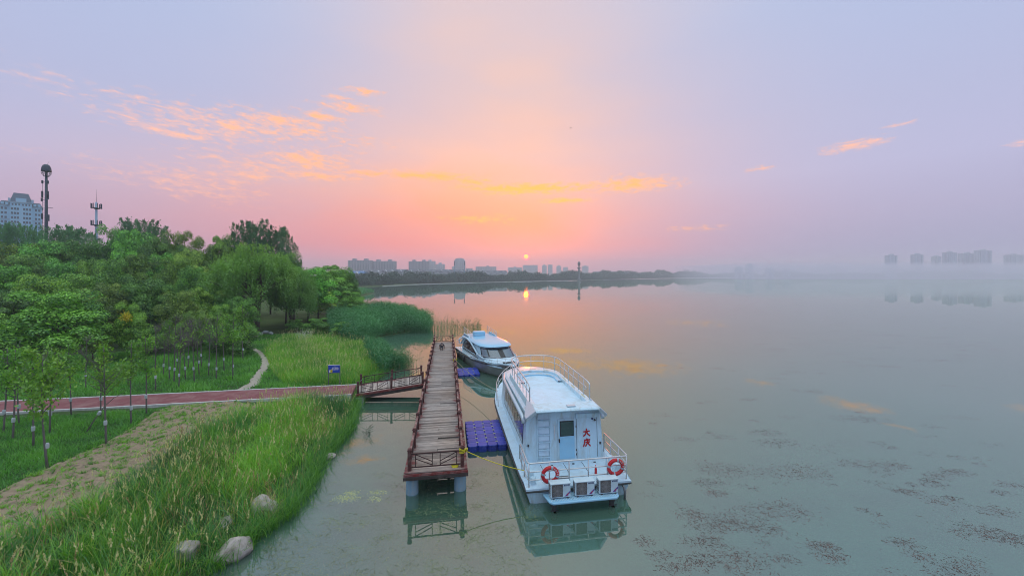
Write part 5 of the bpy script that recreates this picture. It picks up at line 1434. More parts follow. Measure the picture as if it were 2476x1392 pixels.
# grass hanging over the waterline
wl = []
for a, b in zip(SHORE[2:11], SHORE[3:12]):
    L = math.dist(a, b)
    for _ in range(int(L * 210)):
        f = rg.random(); wl.append((a[0] + (b[0] - a[0]) * f + rg.normal() * .18 - .05, a[1] + (b[1] - a[1]) * f + rg.normal() * .15))
wl = np.array(wl)
field('waterline_grass', wl[:, 0], wl[:, 1], rg.uniform(.4, 1.1, len(wl)), rg.uniform(.3, 1.2, len(wl)), rg.uniform(.014, .03, len(wl)), rg.uniform(0, .5, len(wl)), 'grass', rg, 'dark grass blades leaning over the water along the bank', 'grass', 3, z=np.full(len(wl), -.03))

# lawn between sandy strip and path, and beyond the path
LAWN_A = [g2(-260, 1020), g2(-260, 1280), g2(0, 1188), g2(130, 1128), g2(250, 1073), g2(330, 1028), g2(375, 999), g2(405, 990), g2(300, 997), g2(0, 1012)]
LAWN_B = [g2(-260, 950, .7), g2(0, 966, .7), g2(300, 953, .7), g2(600, 939, .7), g2(845, 928, .7), g2(900, 905, .5), g2(955, 890, .3), g2(915, 845, .4), g2(880, 826, .4), g2(800, 815, .6), g2(700, 806, .7), g2(560, 812, .8), g2(450, 830, .8), g2(300, 850, .8), g2(-200, 880, .8)]
def cull(x, y):
    keep = np.ones(len(x), bool)
    tp = [Vector(G(u, v, .7)[:2]) for u, v in TR]
    for i, (a, b) in enumerate(zip(tp, tp[1:])):
        d = b - a; t = np.clip(((x - a.x) * d.x + (y - a.y) * d.y) / d.length_squared, 0, 1)
        keep &= (x - a.x - t * d.x) ** 2 + (y - a.y - t * d.y) ** 2 > (tw[i] * .62 * rg.uniform(.7, 1.1, len(x))) ** 2
    return keep
x, y = scatter(LAWN_A, 300, rg)
pat = np.sin(x * 1.3 + 1.5 * np.sin(y)) * np.cos(y * 1.6)
tone = np.clip(.45 + .22 * pat + .4 * (rg.random(len(x)) - .5), 0, 1)
field('lawn_grass', x, y, rg.uniform(.14, .36, len(x)) * (1 + .3 * pat), rg.uniform(.2, 1.0, len(x)), rg.uniform(.018, .04, len(x)), tone, 'lawn', rg, 'bright green grass under the young saplings', 'grass', 2)
x, y = scatter(LAWN_B, 105, rg); k = cull(x, y); x, y = x[k], y[k]
pat = np.sin(x * .8 + 1.5 * np.sin(y * .6)) * np.cos(y * .9)
tone = np.clip(.45 + .25 * pat + .4 * (rg.random(len(x)) - .5), 0, 1)
field('meadow_grass', x, y, rg.uniform(.18, .45, len(x)) * (1 + .4 * pat), rg.uniform(.2, 1.0, len(x)), rg.uniform(.03, .065, len(x)), tone, 'lawn', rg, 'green meadow grass between path, wood and lake', 'grass', 2)
# taller seeding grass around the blue sign
MEAD = [g2(690, 925, .7), g2(845, 926, .6), g2(900, 902, .4), g2(935, 885, .3), g2(905, 850, .4), g2(880, 832, .4), g2(780, 815, .6), g2(690, 815, .7), g2(640, 850, .7), g2(660, 900, .7)]
x, y = scatter(MEAD, 90, rg); pat = np.sin(x * .9) * np.cos(y * .7 + 1)
tone = np.clip(.40 + .2 * pat + .35 * (rg.random(len(x)) - .4), 0, .74); dry = rg.random(len(x)) < .10; tone[dry] = rg.uniform(.85, 1, dry.sum())
field('tall_meadow_grass', x, y, rg.uniform(.6, 1.15, len(x)), rg.uniform(.2, .9, len(x)), rg.uniform(.022, .05, len(x)), tone, 'grass', rg, 'tall mixed green and straw grass around the blue sign', 'grass', 3)
x, y = scatter(MEAD, 6.5, rg); k = rg.random(len(x)) < .55 + .45 * np.sin(x * .7 + 1) * np.cos(y * .5); x, y = x[k], y[k]
seed_heads('meadow_seed_heads', x, y, rg.uniform(.9, 1.4, len(x)), 'pale straw seed heads in the meadow around the blue sign', n_sp=12, L=.34, stalk_w=.02)
pp = np.array([tuple(G(rg.normal(737, 9), rg.normal(822, 4), .7)[:2]) for _ in range(70)])
seed_heads('white_plumes', pp[:, 0], pp[:, 1], rg.uniform(.9, 1.4, len(pp)), 'white plume grass tuft in the meadow before the reed bed', 'plume', n_sp=16, L=.5, stalk_w=.03)
# sparse seedlings on the sandy strip, planted in rows
SANDP = SAND_N + SAND_S[::-1]
x, y = scatter(SANDP, 14, rg); nT = len(x)
xx = np.repeat(x, 14) + rg.normal(size=nT * 14) * .055; yy = np.repeat(y, 14) + rg.normal(size=nT * 14) * .055
big = np.repeat(rg.random(nT) < .18, 14)
field('sand_seedlings', xx, yy, rg.uniform(.07, .17, len(xx)) * np.where(big, 2.2, 1.15), rg.uniform(.4, 1.4, len(xx)), rg.uniform(.014, .03, len(xx)), np.clip(np.repeat(rg.random(nT), 14) * .5 + .3 * rg.random(len(xx)), 0, .74), 'grass', rg, 'small green seedling tufts sprouting from the sandy strip', 'seedlings', 2, dz=.03)

# reed bed beyond the gangway and reeds standing in the water
REED = [g2(855, 838, .2), g2(890, 826, .1), g2(930, 815, 0), g2(985, 806, 0), g2(1035, 806, 0), g2(1048, 795, 0), g2(1030, 776, 0), g2(985, 762, 0), g2(920, 757, 0), g2(840, 762, .1), g2(790, 785, .3), g2(800, 815, .4)]
def reed_field(name, x, y, h, label, mat='reed', leaves=7, zb=-.1, tone0=.4, lw=.05):
    n = len(x); z = np.maximum(height(x, y), zb) - .05
    V, Q, T, tn, tip, pre = blades(x, y, z, h, rg.uniform(.02, .22, n), np.full(n, .022), np.clip(tone0 + .3 * (rg.random(n) - .5), 0, 1), rg, 3, .2)
    which = np.repeat(np.arange(n), leaves); m = len(which); t = rg.uniform(.25, 1.0, m)
    base = np.stack([x, y, z], 1)[which]; tp_ = tip[which]
    c0 = base + (tp_ - base) * t[:, None]
    th = rg.uniform(0, 6.28, m); L = rg.uniform(.3, .6, m)
    d = np.stack([np.cos(th) * .8, np.sin(th) * .8, rg.uniform(.1, .9, m)], 1); d /= np.linalg.norm(d, axis=1, keepdims=True)
    v, q = leaf_quads(c0 + d * L[:, None] / 2, d, perp(d, rg), L, np.full(m, lw) * rg.uniform(.6, 1.1, m))
    b = len(V)
    tone2 = np.clip(tone0 + .15 * np.sin(x * .5 + y * .3)[which] + .3 * (c0[:, 2] / 3 - .5) + .4 * (rg.random(m) - .5), 0, 1)
    me = np_mesh(name, np.concatenate([V, v]), np.concatenate([Q, q + b]), T, M[mat], {'tone': np.concatenate([tn, np.repeat(tone2, 4)])})
    return tag(link(name, me), label, 'reeds', kind='stuff')
x, y = scatter(REED, 15, rg)
reed_field('reed_bed', x, y, rg.uniform(1.5, 3.1, len(x)) * (1 + .22 * np.sin(x * .7) * np.cos(y * .6)), 'dense dark green reed bed jutting into the lake behind the dock', leaves=9, lw=.085)
# thin outlying reeds
pts = []
for _ in range(620):
    f = rg.random() ** 1.1; u = 1028 + 135 * f; v = 800 - 6 * f + rg.normal() * 6; pts.append(tuple(G(u, v)[:2]))
pts = np.array(pts)
reed_field('outlying_reeds', pts[:, 0], pts[:, 1], rg.uniform(.9, 2.6, len(pts)) * np.clip(1.15 - (pts[:, 0] + 13) / 14, .45, 1.1), 'thin dark reeds standing in open water past the dock end', 'reed', 3, lw=.04)
pts = []
for _ in range(420):
    u = rg.normal(968, 16); v = 893 - abs(rg.normal()) * 8 + rg.normal() * 3; pts.append(tuple(G(u, v)[:2]))
pts = np.array(pts)
reed_field('gangway_reeds', pts[:, 0], pts[:, 1], rg.uniform(.9, 2.2, len(pts)), 'loose reeds in the water between gangway and reed bed', 'reed', 4, lw=.04)
x, y = scatter([g2(880, 842, .2), g2(925, 848, .1), g2(962, 890, .1), g2(930, 905, .2), g2(900, 890, .3)], 22, rg)
reed_field('bank_reeds', x, y, rg.uniform(1.2, 2.0, len(x)), 'green reeds on the bank beside the gangway', 'reed', 7, tone0=.5, lw=.06)
pts = np.array([tuple(G(rg.normal(888, 5), rg.normal(1050, 3))[:2]) for _ in range(16)])
reed_field('stray_reeds', pts[:, 0], pts[:, 1], rg.uniform(.25, .6, len(pts)), 'few stray reed shoots in shallow water off the grassy bank', 'reed_dark', 2, lw=.03)
# low shrubs under the trees by the reed bed
for (u, v, Hs, Ws, lab) in ((770, 806, 2.6, 4.6, 'rounded dark green shrub at the foot of the wood by the reed bed'), (715, 800, 2.0, 3.2, 'low green shrub under the smaller willow'), (830, 812, 2.4, 4.2, 'broad shrub merging into the reed bed')):
    p = G(u, v, .7); PRt = PR['r0']
    o = empty('shrub', (p.x, p.y, hz(p.x, p.y) - .1 - Hs * .2), rng.uniform(0, 6), lab, 'shrub')
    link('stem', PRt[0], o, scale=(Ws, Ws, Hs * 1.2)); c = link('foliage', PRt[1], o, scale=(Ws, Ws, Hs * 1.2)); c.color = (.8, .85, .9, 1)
# understory: dark shrubs filling the wood's edge
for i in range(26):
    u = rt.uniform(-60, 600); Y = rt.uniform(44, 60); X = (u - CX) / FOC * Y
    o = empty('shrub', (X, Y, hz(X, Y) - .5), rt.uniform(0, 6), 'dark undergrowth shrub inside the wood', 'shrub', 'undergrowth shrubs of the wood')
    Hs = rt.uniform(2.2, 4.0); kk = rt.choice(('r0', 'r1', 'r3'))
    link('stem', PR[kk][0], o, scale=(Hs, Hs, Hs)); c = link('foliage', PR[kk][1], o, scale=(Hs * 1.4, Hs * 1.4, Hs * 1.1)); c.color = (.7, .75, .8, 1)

# ------------------------------------------------------------------ water weeds just under the surface
def weeds(name, centres, mat, label, strands=26, L=.5, depth=(-.16, -.03), wth=.022, zmax=-.012):
    P0, TT = [], []
    for (cx_, cy_, s, n) in centres:
        m = int(n); a = rg.uniform(0, 6.28, m); r = s * rg.random(m) ** .7
        P0.append(np.stack([cx_ + np.cos(a) * r * 1.7, cy_ + np.sin(a) * r * .8, rg.uniform(*depth, m)], 1)); TT.append(np.full(m, rg.random()))
    P = np.concatenate(P0); n = len(P); th = rg.uniform(0, 6.28, n); seg = 5; V = []
    w_ = rg.uniform(.5, 1.2, n) * wth
    c = P.copy()
    for i in range(seg + 1):
        d = np.stack([np.cos(th), np.sin(th), np.zeros(n)], 1); s_ = np.stack([-np.sin(th), np.cos(th), np.zeros(n)], 1)
        V += [c - s_ * w_[:, None] / 2, c + s_ * w_[:, None] / 2]
        c = c + d * (L / seg * rg.uniform(.5, 1.3, n))[:, None]; c[:, 2] = np.clip(c[:, 2] + rg.normal(size=n) * .02, depth[0] - .05, zmax); th = th + rg.normal(size=n) * .8
    m = 2 * (seg + 1); V = np.stack(V, 1).reshape(-1, 3); b = (np.arange(n) * m)[:, None]
    Q = np.concatenate([b + np.array([2 * i, 2 * i + 1, 2 * i + 3, 2 * i + 2]) for i in range(seg)])
    tn = np.clip(np.concatenate(TT) * .3 + rg.random(n) * .7, 0, 1)
    return tag(link(name, np_mesh(name, V, Q, None, M[mat], {'tone': np.repeat(tn, m)})), label, 'water weed', kind='stuff')
WP = [(1770, 1135, 1.0, 90), (1930, 1140, 1.0, 90), (1680, 1245, .45, 40), (1720, 1270, .6, 60), (1780, 1260, .7, 70), (1870, 1235, .9, 90), (1850, 1280, .5, 40), (1700, 1310, .5, 50), (1780, 1345, .65, 75), (1690, 1355, .4, 40),
      (1990, 1320, .35, 40), (2010, 1345, .35, 35), (2180, 1310, .35, 30), (2220, 1340, .3, 25), (2380, 1290, .7, 70), (2440, 1300, .5, 40), (2410, 1235, .5, 40), (2310, 1380, .6, 50), (1720, 1165, .5, 35), (1730, 1190, .35, 30), (2070, 1120, .7, 40), (2150, 1125, .6, 35), (2310, 1140, .5, 35), (2270, 1150, .4, 25), (2250, 1165, .4, 25), (2440, 1170, .4, 25),
      (1850, 1045, .7, 35), (1880, 1070, .8, 40), (1660, 1060, .5, 14), (1740, 1055, .6, 18), (2060, 1010, .9, 30), (2110, 1015, .8, 24), (1960, 945, .9, 25), (1810, 965, .5, 14), (2180, 1185, .3, 20), (2210, 1190, .4, 22), (2420, 1190, .3, 16), (1560, 1308, .25, 20), (1600, 1340, .3, 22), (1630, 1370, .35, 25), (1900, 1352, .3, 20), (2260, 1210, .3, 18), (2300, 1205, .3, 18)]
cs = [(*G(u, v)[:2], s, n) for u, v, s, n in WP]
for _ in range(120):
    u = rg.uniform(1560, 2476); v = rg.uniform(800, 1390); q = G(u, v)
    if v < 1000 and rg.random() < .3: continue
    cs.append((q.x, q.y, rg.uniform(.15, .6), rg.integers(2, 8)))
for _ in range(60):
    v = rg.uniform(770, 900); u = rg.uniform(1450, 2400); q = G(u, v); cs.append((q.x, q.y, rg.uniform(.5, 1.4), 10))
weeds('floating_weed', [(a, b, s_ * 1.0, n_ * 10) for a, b, s_, n_ in cs], 'weed', 'brown tangled water weed drifting just below the lake surface', L=.28, depth=(-.06, .003), wth=.017, zmax=.003)
cs = []
for _ in range(170):
    u = rg.uniform(600, 1290); v = rg.uniform(1130, 1420); q = G(u, v)
    if shore_dist(np.array([q.x]), np.array([q.y]))[0] > -.7: continue
    cs.append((q.x, q.y, rg.uniform(.15, .65), rg.integers(50, 150)))
alg = [(*G(u, v)[:2], s, n) for u, v, s, n in [(838, 1203, .36, 420), (852, 1190, .22, 160), (912, 1190, .24, 220), (905, 1205, .2, 120)]]
weeds('algae_patch', alg, 'algae', 'pale yellow green algae patches near the surface off the grassy bank', L=.16, depth=(-.03, .001), wth=.02, zmax=.001)
weeds('bottom_weed', cs, 'weed_green', 'pale green weed growing in the clear shallows below the dock', L=.38, depth=(-.06, .002), wth=.013, zmax=.002)

# ------------------------------------------------------------------ rocks
def rock(name, loc, s, seed, label, cat='rock', mat='rock', sub=4):
    bm = bmesh.new(); bmesh.ops.create_icosphere(bm, subdivisions=sub, radius=1.0)
    from mathutils import noise as mn
    rr = random.Random(seed); planes = [(Vector((rr.uniform(-1, 1), rr.uniform(-1, 1), rr.uniform(-.3, 1))).normalized(), rr.uniform(.55, .85)) for _ in range(9)]
    off = Vector((seed * 3.1, seed * 1.7, 0))
    for v in bm.verts:
        for n_, d in planes:
            k = v.co.dot(n_) - d
            if k > 0: v.co -= n_ * k * .9
        v.co += v.co.normalized() * (mn.noise(v.co * 1.6 + off) * .12 + mn.noise(v.co * 5 + off) * .04)
        v.co = Vector((v.co.x * s[0], v.co.y * s[1], v.co.z * s[2]))
    me = bpy.data.meshes.new(name); bm.to_mesh(me); bm.free(); me.materials.append(M[mat])
    me.polygons.foreach_set('use_smooth', [True] * len(me.polygons)); me.set_sharp_from_angle(angle=R(28))
    return tag(link(name, me, loc=loc, rot=(0, 0, seed * 1.3)), label, cat)
q = G(565, 1335, .1); rock('shore_rock', (q.x, q.y, .22), (.62, .46, .46), 3, 'largest pale grey boulder at the water edge below the grassy bank')
q = G(640, 1232, .2); rock('shore_rock', (q.x, q.y, .38), (.52, .45, .42), 5, 'pinkish grey boulder half sunk in the bank grass farther along the shore')
q = G(452, 1345, .3); rock('shore_rock', (q.x, q.y, .52), (.46, .36, .38), 8, 'rusty stained boulder in the grass beside the largest shore boulder')
q = G(545, 1258, .4); rock('shore_rock', (q.x, q.y, .30), (.28, .26, .30), 9, 'small stone mostly hidden in the tall bank grass')
q = G(308, 1318, .5); rock('shore_rock', (q.x, q.y, .50), (.28, .24, .30), 10, 'small grey stone in dry grass near the sandy strip')
q = G(798, 1105, 0); rock('shore_rock', (q.x, q.y, .08), (.30, .26, .20), 13, 'low reddish stone at the waterline by the reeds')
for k, (u, v, s, lab) in enumerate(((628, 808, .42, 'low stone stool beside the trail under the big willow'), (656, 806, .40, 'flat stone stool under the trees beside the stone table'), (641, 803, .5, 'round stone table between stools under the big willow'))):
    q = G(u, v, .9); rock('stone_table' if k == 2 else 'stone_stool', (q.x, q.y, hz(q.x, q.y) + .22), (s * 1.1, s * .8, .32), 20 + k, lab, 'table' if k == 2 else 'stool', 'concrete', 3)

# ------------------------------------------------------------------ blue sign
q = G(808, 927, .6)
sg = empty('warning_sign', (q.x, q.y, hz(q.x, q.y)), R(6), 'blue warning sign with white characters on two posts in the grass', 'sign')
for sx in (-.46, .46):
    MB().box((sx, 0, .85), (.06, .06, 1.75)).build('post', M['metal_grey'], sg, bevel=0.006, seg=1)
MB().box((0, -.02, 1.42), (.90, .05, .62)).build('board', M['sign_blue'], sg, bevel=0.008, seg=1)
MB().box((0, -.02, 1.745), (.96, .07, .04)).build('top_cap', M['white_paint'], sg)
MB().box((0, -.02, 1.095), (.92, .06, .03)).build('bottom_trim', M['metal_grey'], sg)
link('sign_lettering', text_mesh('水深危险', .115, M['white_paint'], .003, .003), sg, (.08, -.048, 1.50), (R(90), 0, 0))
link('sign_lettering', text_mesh('禁止游泳', .115, M['white_paint'], .003, .003), sg, (.08, -.048, 1.375), (R(90), 0, 0))
MB().box((.345, -.048, 1.44), (.018, .006, .20)).build('text_bar', M['white_paint'], sg)
MB().box((.06, -.048, 1.63), (.16, .006, .025)).build('heading_line', M['pile'], sg)
for (dx, dz, s, mt) in ((-.32, 1.22, .085, 'white_paint'), (-.21, 1.23, .105, 'yellow_rope')):
    drop = [(dx + s * math.cos(a), dz + s * math.sin(a)) for a in [R(150 + k * 20) for k in range(13)]] + [(dx, dz + s * 1.9)]
    MB().add([(a, -.047 - (.003 if mt != 'white_paint' else 0), b) for a, b in drop], [tuple(range(len(drop)))]).build('water_drop', M[mt], sg)
MB().box((-.20, -.054, 1.22), (.09, .004, .035), Matrix.Rotation(.4, 3, 'Y')).build('swimmer_mark', M['black_frame'], sg)

# ------------------------------------------------------------------ person doing push-ups at the dock end
def skin_mesh(name, verts, edges, radii, mat, parent, sub=1, root=0, subb=True):
    me = bpy.data.meshes.new(name); me.from_pydata(verts, edges, []); me.update()
    o = link(name, me, parent)
    sk = o.modifiers.new('skin', 'SKIN'); sk.use_smooth_shade = True
    for i, r in enumerate(radii):
        d = me.skin_vertices[0].data[i]; d.radius = (r, r) if not isinstance(r, tuple) else r; d.use_root = (i == root)
    if subb:
        s = o.modifiers.new('sub', 'SUBSURF'); s.levels = sub; s.render_levels = sub
    me.materials.append(mat)
    return o
M['skin'] = pmat('skin', (0.42, 0.25, 0.18), 0.6, 0.08)
M['shirt_dark'] = pmat('shirt_dark', (0.018, 0.022, 0.03), 0.9, 0.2, 6)
M['trousers_dark'] = pmat('trousers_dark', (0.022, 0.022, 0.026), 0.9, 0.2, 6)
M['hair'] = pmat('hair', (0.012, 0.010, 0.009), 0.7, 0.2)
q = G(1068, 848, DZ)
pr = empty('person', (q.x, q.y, DZ), DANG, 'person in dark clothes doing a push-up on the dock boards', 'person')
# local: y forward (head end), feet at y=0; body plank from toes to shoulders
V = [(0, .86, .36), (0, 1.10, .42), (0, 1.36, .47), (0, 1.50, .49), (0, 1.60, .50), (0, 1.70, .52), (0, 1.78, .54),   # pelvis, waist, chest, neck base, neck, head, crown
     (.19, 1.38, .47), (.30, 1.42, .24), (.27, 1.40, .045), (-.19, 1.38, .47), (-.30, 1.42, .24), (-.27, 1.40, .045),
     (.10, .82, .35), (.11, .42, .25), (.10, .06, .13), (.10, .03, .03), (-.10, .82, .35), (-.11, .42, .25), (-.10, .06, .13), (-.10, .03, .03)]
E = [(0, 1), (1, 2), (2, 3), (3, 4), (4, 5), (5, 6), (2, 7), (7, 8), (8, 9), (2, 10), (10, 11), (11, 12), (0, 13), (13, 14), (14, 15), (15, 16), (0, 17), (17, 18), (18, 19), (19, 20)]
Rd = [(.15, .11), (.145, .10), (.17, .12), (.09, .08), .058, .095, .075, .062, .046, .032, .062, .046, .032, .085, .062, .04, .045, .085, .062, .04, .045]
skin_mesh('body', V, E, Rd, M['skin'], pr)
for sgn in (1, -1):
    hv = [(sgn * .27, 1.40, .035), (sgn * .27, 1.47, .025)]; he = [(0, 1)]; hr = [.034, .036]
    for k, (dx, L) in enumerate(((-.045, .075), (-.018, .09), (.010, .085), (.036, .065))):
        i = len(hv); hv += [(sgn * .27 + dx, 1.50, .02), (sgn * .27 + dx * 1.2, 1.50 + L * .6, .022), (sgn * .27 + dx * 1.3, 1.50 + L, .012)]; he += [(1, i), (i, i + 1), (i + 1, i + 2)]; hr += [.011, .009, .008]
    i = len(hv); hv += [(sgn * .22, 1.43, .02), (sgn * .195, 1.47, .014)]; he += [(0, i), (i, i + 1)]; hr += [.012, .009]
    skin_mesh('hand', hv, he, hr, M['skin'], pr)
skin_mesh('shirt', [V[0], V[1], V[2], (0, 1.47, .485), V[7], (.27, 1.405, .31), V[10], (-.27, 1.405, .31)], [(0, 1), (1, 2), (2, 3), (2, 4), (4, 5), (2, 6), (6, 7)], [(.165, .125), (.16, .115), (.185, .135), (.10, .09), .078, .066, .078, .066], M['shirt_dark'], pr)
skin_mesh('trousers', [V[0], V[13], V[14], V[15], V[17], V[18], V[19]], [(0, 1), (1, 2), (2, 3), (0, 4), (4, 5), (5, 6)], [(.168, .128), .10, .075, .055, .10, .075, .055], M['trousers_dark'], pr)
for sgn in (1, -1):
    skin_mesh('shoe', [(sgn * .10, .05, .13), (sgn * .10, .0, .07), (sgn * .10, .07, .03)], [(0, 1), (1, 2)], [.05, .05, .042], M['rubber'], pr)
    MB().lathe([(.005, -.02), (.016, -.012), (.018, .01), (.008, .024)], n=8).build('ear', M['skin'], pr, loc=(sgn * .093, 1.70, .52), rot=(0, R(90), 0))
skin_mesh('hair', [(0, 1.62, .56), (0, 1.71, .57), (0, 1.79, .56)], [(0, 1), (1, 2)], [.075, .098, .075], M['hair'], pr)
MB().add([(-.014, 1.73, .435), (.014, 1.73, .435), (0, 1.705, .405), (0, 1.75, .43)], [(0, 1, 2), (0, 2, 3), (1, 3, 2), (0, 3, 1)]).build('nose', M['skin'], pr)
for sgn in (1, -1): MB().lathe([(.002, -.01), (.011, 0), (.002, .01)], n=8).build('eye', M['white_paint'], pr, loc=(sgn * .035, 1.745, .438))
MB().box((0, 1.675, .428), (.045, .012, .008)).build('mouth', M['red_paint'], pr)

# ------------------------------------------------------------------ masts at the left
X, Y, top, _ = from_view(112, 405, 125, 1)
mast = empty('observation_mast', (X, Y, hz(X, Y)), 0, 'tall dark mast with round dome head and antennas behind the wood', 'mast')
MB().lathe([(.5, 0), (.42, top * .5), (.28, top - 2)], n=14).build('pole', M['mast_blue'], mast, smooth=True)
MB().lathe([(1.12, top - 2.3), (1.15, top - 2.1), (1.05, top - 1.1), (.75, top - .3), (.4, top), (.05, top + .02)], n=20).build('dome', M['mast_blue'], mast, smooth=True)
mb = MB(); mb.tube([(1.05 * math.cos(a * math.pi / 12), 1.05 * math.sin(a * math.pi / 12), top - 2.9) for a in range(24)], .06, 5, closed=True)
mb.tube([(.7 * math.cos(a * math.pi / 12), .7 * math.sin(a * math.pi / 12), top - 3.6) for a in range(24)], .06, 5, closed=True)
for a in range(8): mb.tube([(1.1 * math.cos(a * math.pi / 4), 1.1 * math.sin(a * math.pi / 4), top - 2.2), (1.05 * math.cos(a * math.pi / 4), 1.05 * math.sin(a * math.pi / 4), top - 2.9), (.7 * math.cos(a * math.pi / 4), .7 * math.sin(a * math.pi / 4), top - 3.6), (.4 * math.cos(a * math.pi / 4), .4 * math.sin(a * math.pi / 4), top - 3.9)], .05, 4)
mb.build('cage', M['mast_blue'], mast)
for (dx, dz, s) in ((-.9, 5.6, 1.0), (.85, 5.7, 1.0), (-.95, 9.5, 2.0), (.85, 9.6, 2.2), (-1.1, 11.2, 1.1), (-1.0, 16.5, 1.8), (1.05, 17.0, 2.0), (.9, 10.3, 1.6)):
    pn = MB().box((dx, -.3, top - dz), (.34, .3, s)).build('antenna_panel', M['mast_blue'], mast)
    MB().bar((dx, -.3, top - dz), (0, 0, top - dz), .08, .08).build('bracket', M['mast_blue'], pn)
MB().bar((0, 0, top - 13.8), (2.1, 0, top - 13.8), .10, .10).build('arm', M['mast_blue'], mast)
mb = MB(); mb.tube([(-1.0, -.2, top - 5), (-1.0, -.2, 2)], .05, 4)
for k in range(40): mb.bar((-1.0, -.2, 3 + k * .8), (-.5, 0, 3 + k * .8), .04, .04)
mb.build('ladder', M['mast_blue'], mast)
MB().tube([(.2, 0, top), (.9, 0, top + .9)], .03, 4).build('lightning_rod', M['mast_blue'], mast)
X, Y, top, _ = from_view(233, 465, 130, 1)
mono = empty('antenna_monopole', (X, Y, hz(X, Y)), 0, 'pale steel antenna monopole with two rings of panels and a top spike', 'mast')
tz = top - 4.2
MB().lathe([(.5, 0), (.38, tz * .6), (.26, tz)], n=14).build('pole', M['mast_light'], mono, smooth=True)
MB().tube([(0, 0, tz), (-.02, 0, top)], .05, 5, r1=.02).build('spike', M['mast_blue'], mono)
for zr in (tz - 2.0, tz - 7.6):
    mb = MB(); mb.lathe([(.4, zr - .35), (.75, zr - .1), (.75, zr + .1), (.4, zr + .2)], n=16)
    mb.tube([(1.1 * math.cos(a * math.pi / 8), 1.1 * math.sin(a * math.pi / 8), zr) for a in range(16)], .06, 5, closed=True)
    pf = mb.build('platform', M['mast_blue'], mono)
    for k in range(8):
        a = k * math.pi / 4 + .2
        MB().bar((.5 * math.cos(a), .5 * math.sin(a), zr), (1.2 * math.cos(a), 1.2 * math.sin(a), zr + .2), .08, .08).build('arm', M['mast_blue'], pf)
        MB().box((1.25 * math.cos(a), 1.25 * math.sin(a), zr + .7), (.16, .16, 1.7)).build('antenna_panel', M['mast_blue'], pf)

# ------------------------------------------------------------------ high-rise at the left edge
Yt = 270.0
X0 = (-60 - CX) / FOC * Yt; X1 = (102 - CX) / FOC * Yt; xc = (X0 + X1) / 2; Wt = X1 - X0
ztop = CAM_H - (467 - HORIZON) / FOC * Yt
zw = CAM_H - (500 - HORIZON) / FOC * Yt
cx_t = (51 - CX) / FOC * Yt
tw_ = empty('apartment_tower', (cx_t, Yt, hz(cx_t, Yt)), R(51), 'tall pale blue apartment tower with dark mansard roof behind the trees', 'building')
bw = 18.5; dp = 13.0; gz0 = tw_.location.z; zw -= gz0; ztop -= gz0
MB().box((0, dp / 2, zw / 2), (bw, dp, zw)).build('wall', M['tower_wall'], tw_)
MB().box((0, dp / 2, zw / 2 + 1.2), (bw * .52, dp + 2.4, zw + 2.4)).build('center_bay', M['tower_wall'], tw_)
MB().box((0, dp / 2, zw + .25), (bw + 1.2, dp + 1.2, .5)).build('cornice', M['tower_trim'], tw_)
MB().box((0, dp / 2, zw + 2.7), (bw * .52 + 1.0, dp + 3.4, .5)).build('cornice', M['tower_trim'], tw_)
MB().box((0, dp / 2, zw - 9), (bw + .8, dp + .8, .5)).build('cornice', M['tower_trim'], tw_)
def mansard(x0, x1, zb, zt, ins):
    d0, d1 = -.6, dp + .6
    return MB().add([(x0, d0, zb), (x1, d0, zb), (x1, d1, zb), (x0, d1, zb), (x0 + ins, d0 + ins, zt), (x1 - ins, d0 + ins, zt), (x1 - ins, d1 - ins, zt), (x0 + ins, d1 - ins, zt)], [(0, 1, 5, 4), (1, 2, 6, 5), (2, 3, 7, 6), (3, 0, 4, 7), (4, 5, 6, 7), (3, 2, 1, 0)])
mansard(-bw / 2 - .3, bw / 2 + .3, zw + .5, zw + 3.4, 1.2).build('side_roof', M['tower_roof'], tw_)
mansard(-bw * .27, bw * .27, zw + 2.95, ztop, 1.8).build('main_roof', M['tower_roof'], tw_)
for sx in (-1, 1): MB().box((sx * bw * .27, 0, zw + 4.2), (1.0, 1.0, 2.4)).build('turret', M['tower_trim'], tw_)
MB().box((0, -.9, zw + 4.3), (4.6, 1.6, 2.6)).build('dormer_gable', M['tower_wall'], tw_)
WIN = MB().box((0, 0, 0), (.95, .10, 1.45)).mesh('window', M['far_glass'])
SIL = MB().box((0, -.05, -.8), (1.1, .22, .12)).mesh('sill', M['tower_trim'])
nf = int(zw // 3.0)
cols = [(-11.3, 0), (-9.2, 0), (-5.4, 1), (-3.6, 1), (-1.9, 1), (1.9, 1), (3.6, 1), (5.4, 1), (9.2, 0), (11.3, 0)]
for f in range(nf):
    zz = zw - 1.7 - f * 3.0
    if zz < 15: break                      # lower storeys stand behind the wood
    for (cx2, c) in [(a_ * .71, c_) for a_, c_ in cols]:
        o = link('window', WIN, tw_, (cx2, (-1.2 if c else 0) - .03, zz))
        if f < 9: link('sill', SIL, o)
for cx2 in (-7.9, -6.0, 6.0, 7.9): link('dormer', MB().box((0, 0, 0), (1.3, .9, 1.5)).mesh('dormer', M['tower_wall']), tw_, (cx2, -.4, zw + 1.6))
for cx2 in (-3.6, -2.2, -.8, .8, 2.2, 3.6): link('window', WIN, tw_, (cx2, -1.23, zw + 1.2), None, (.7, 1, .8))

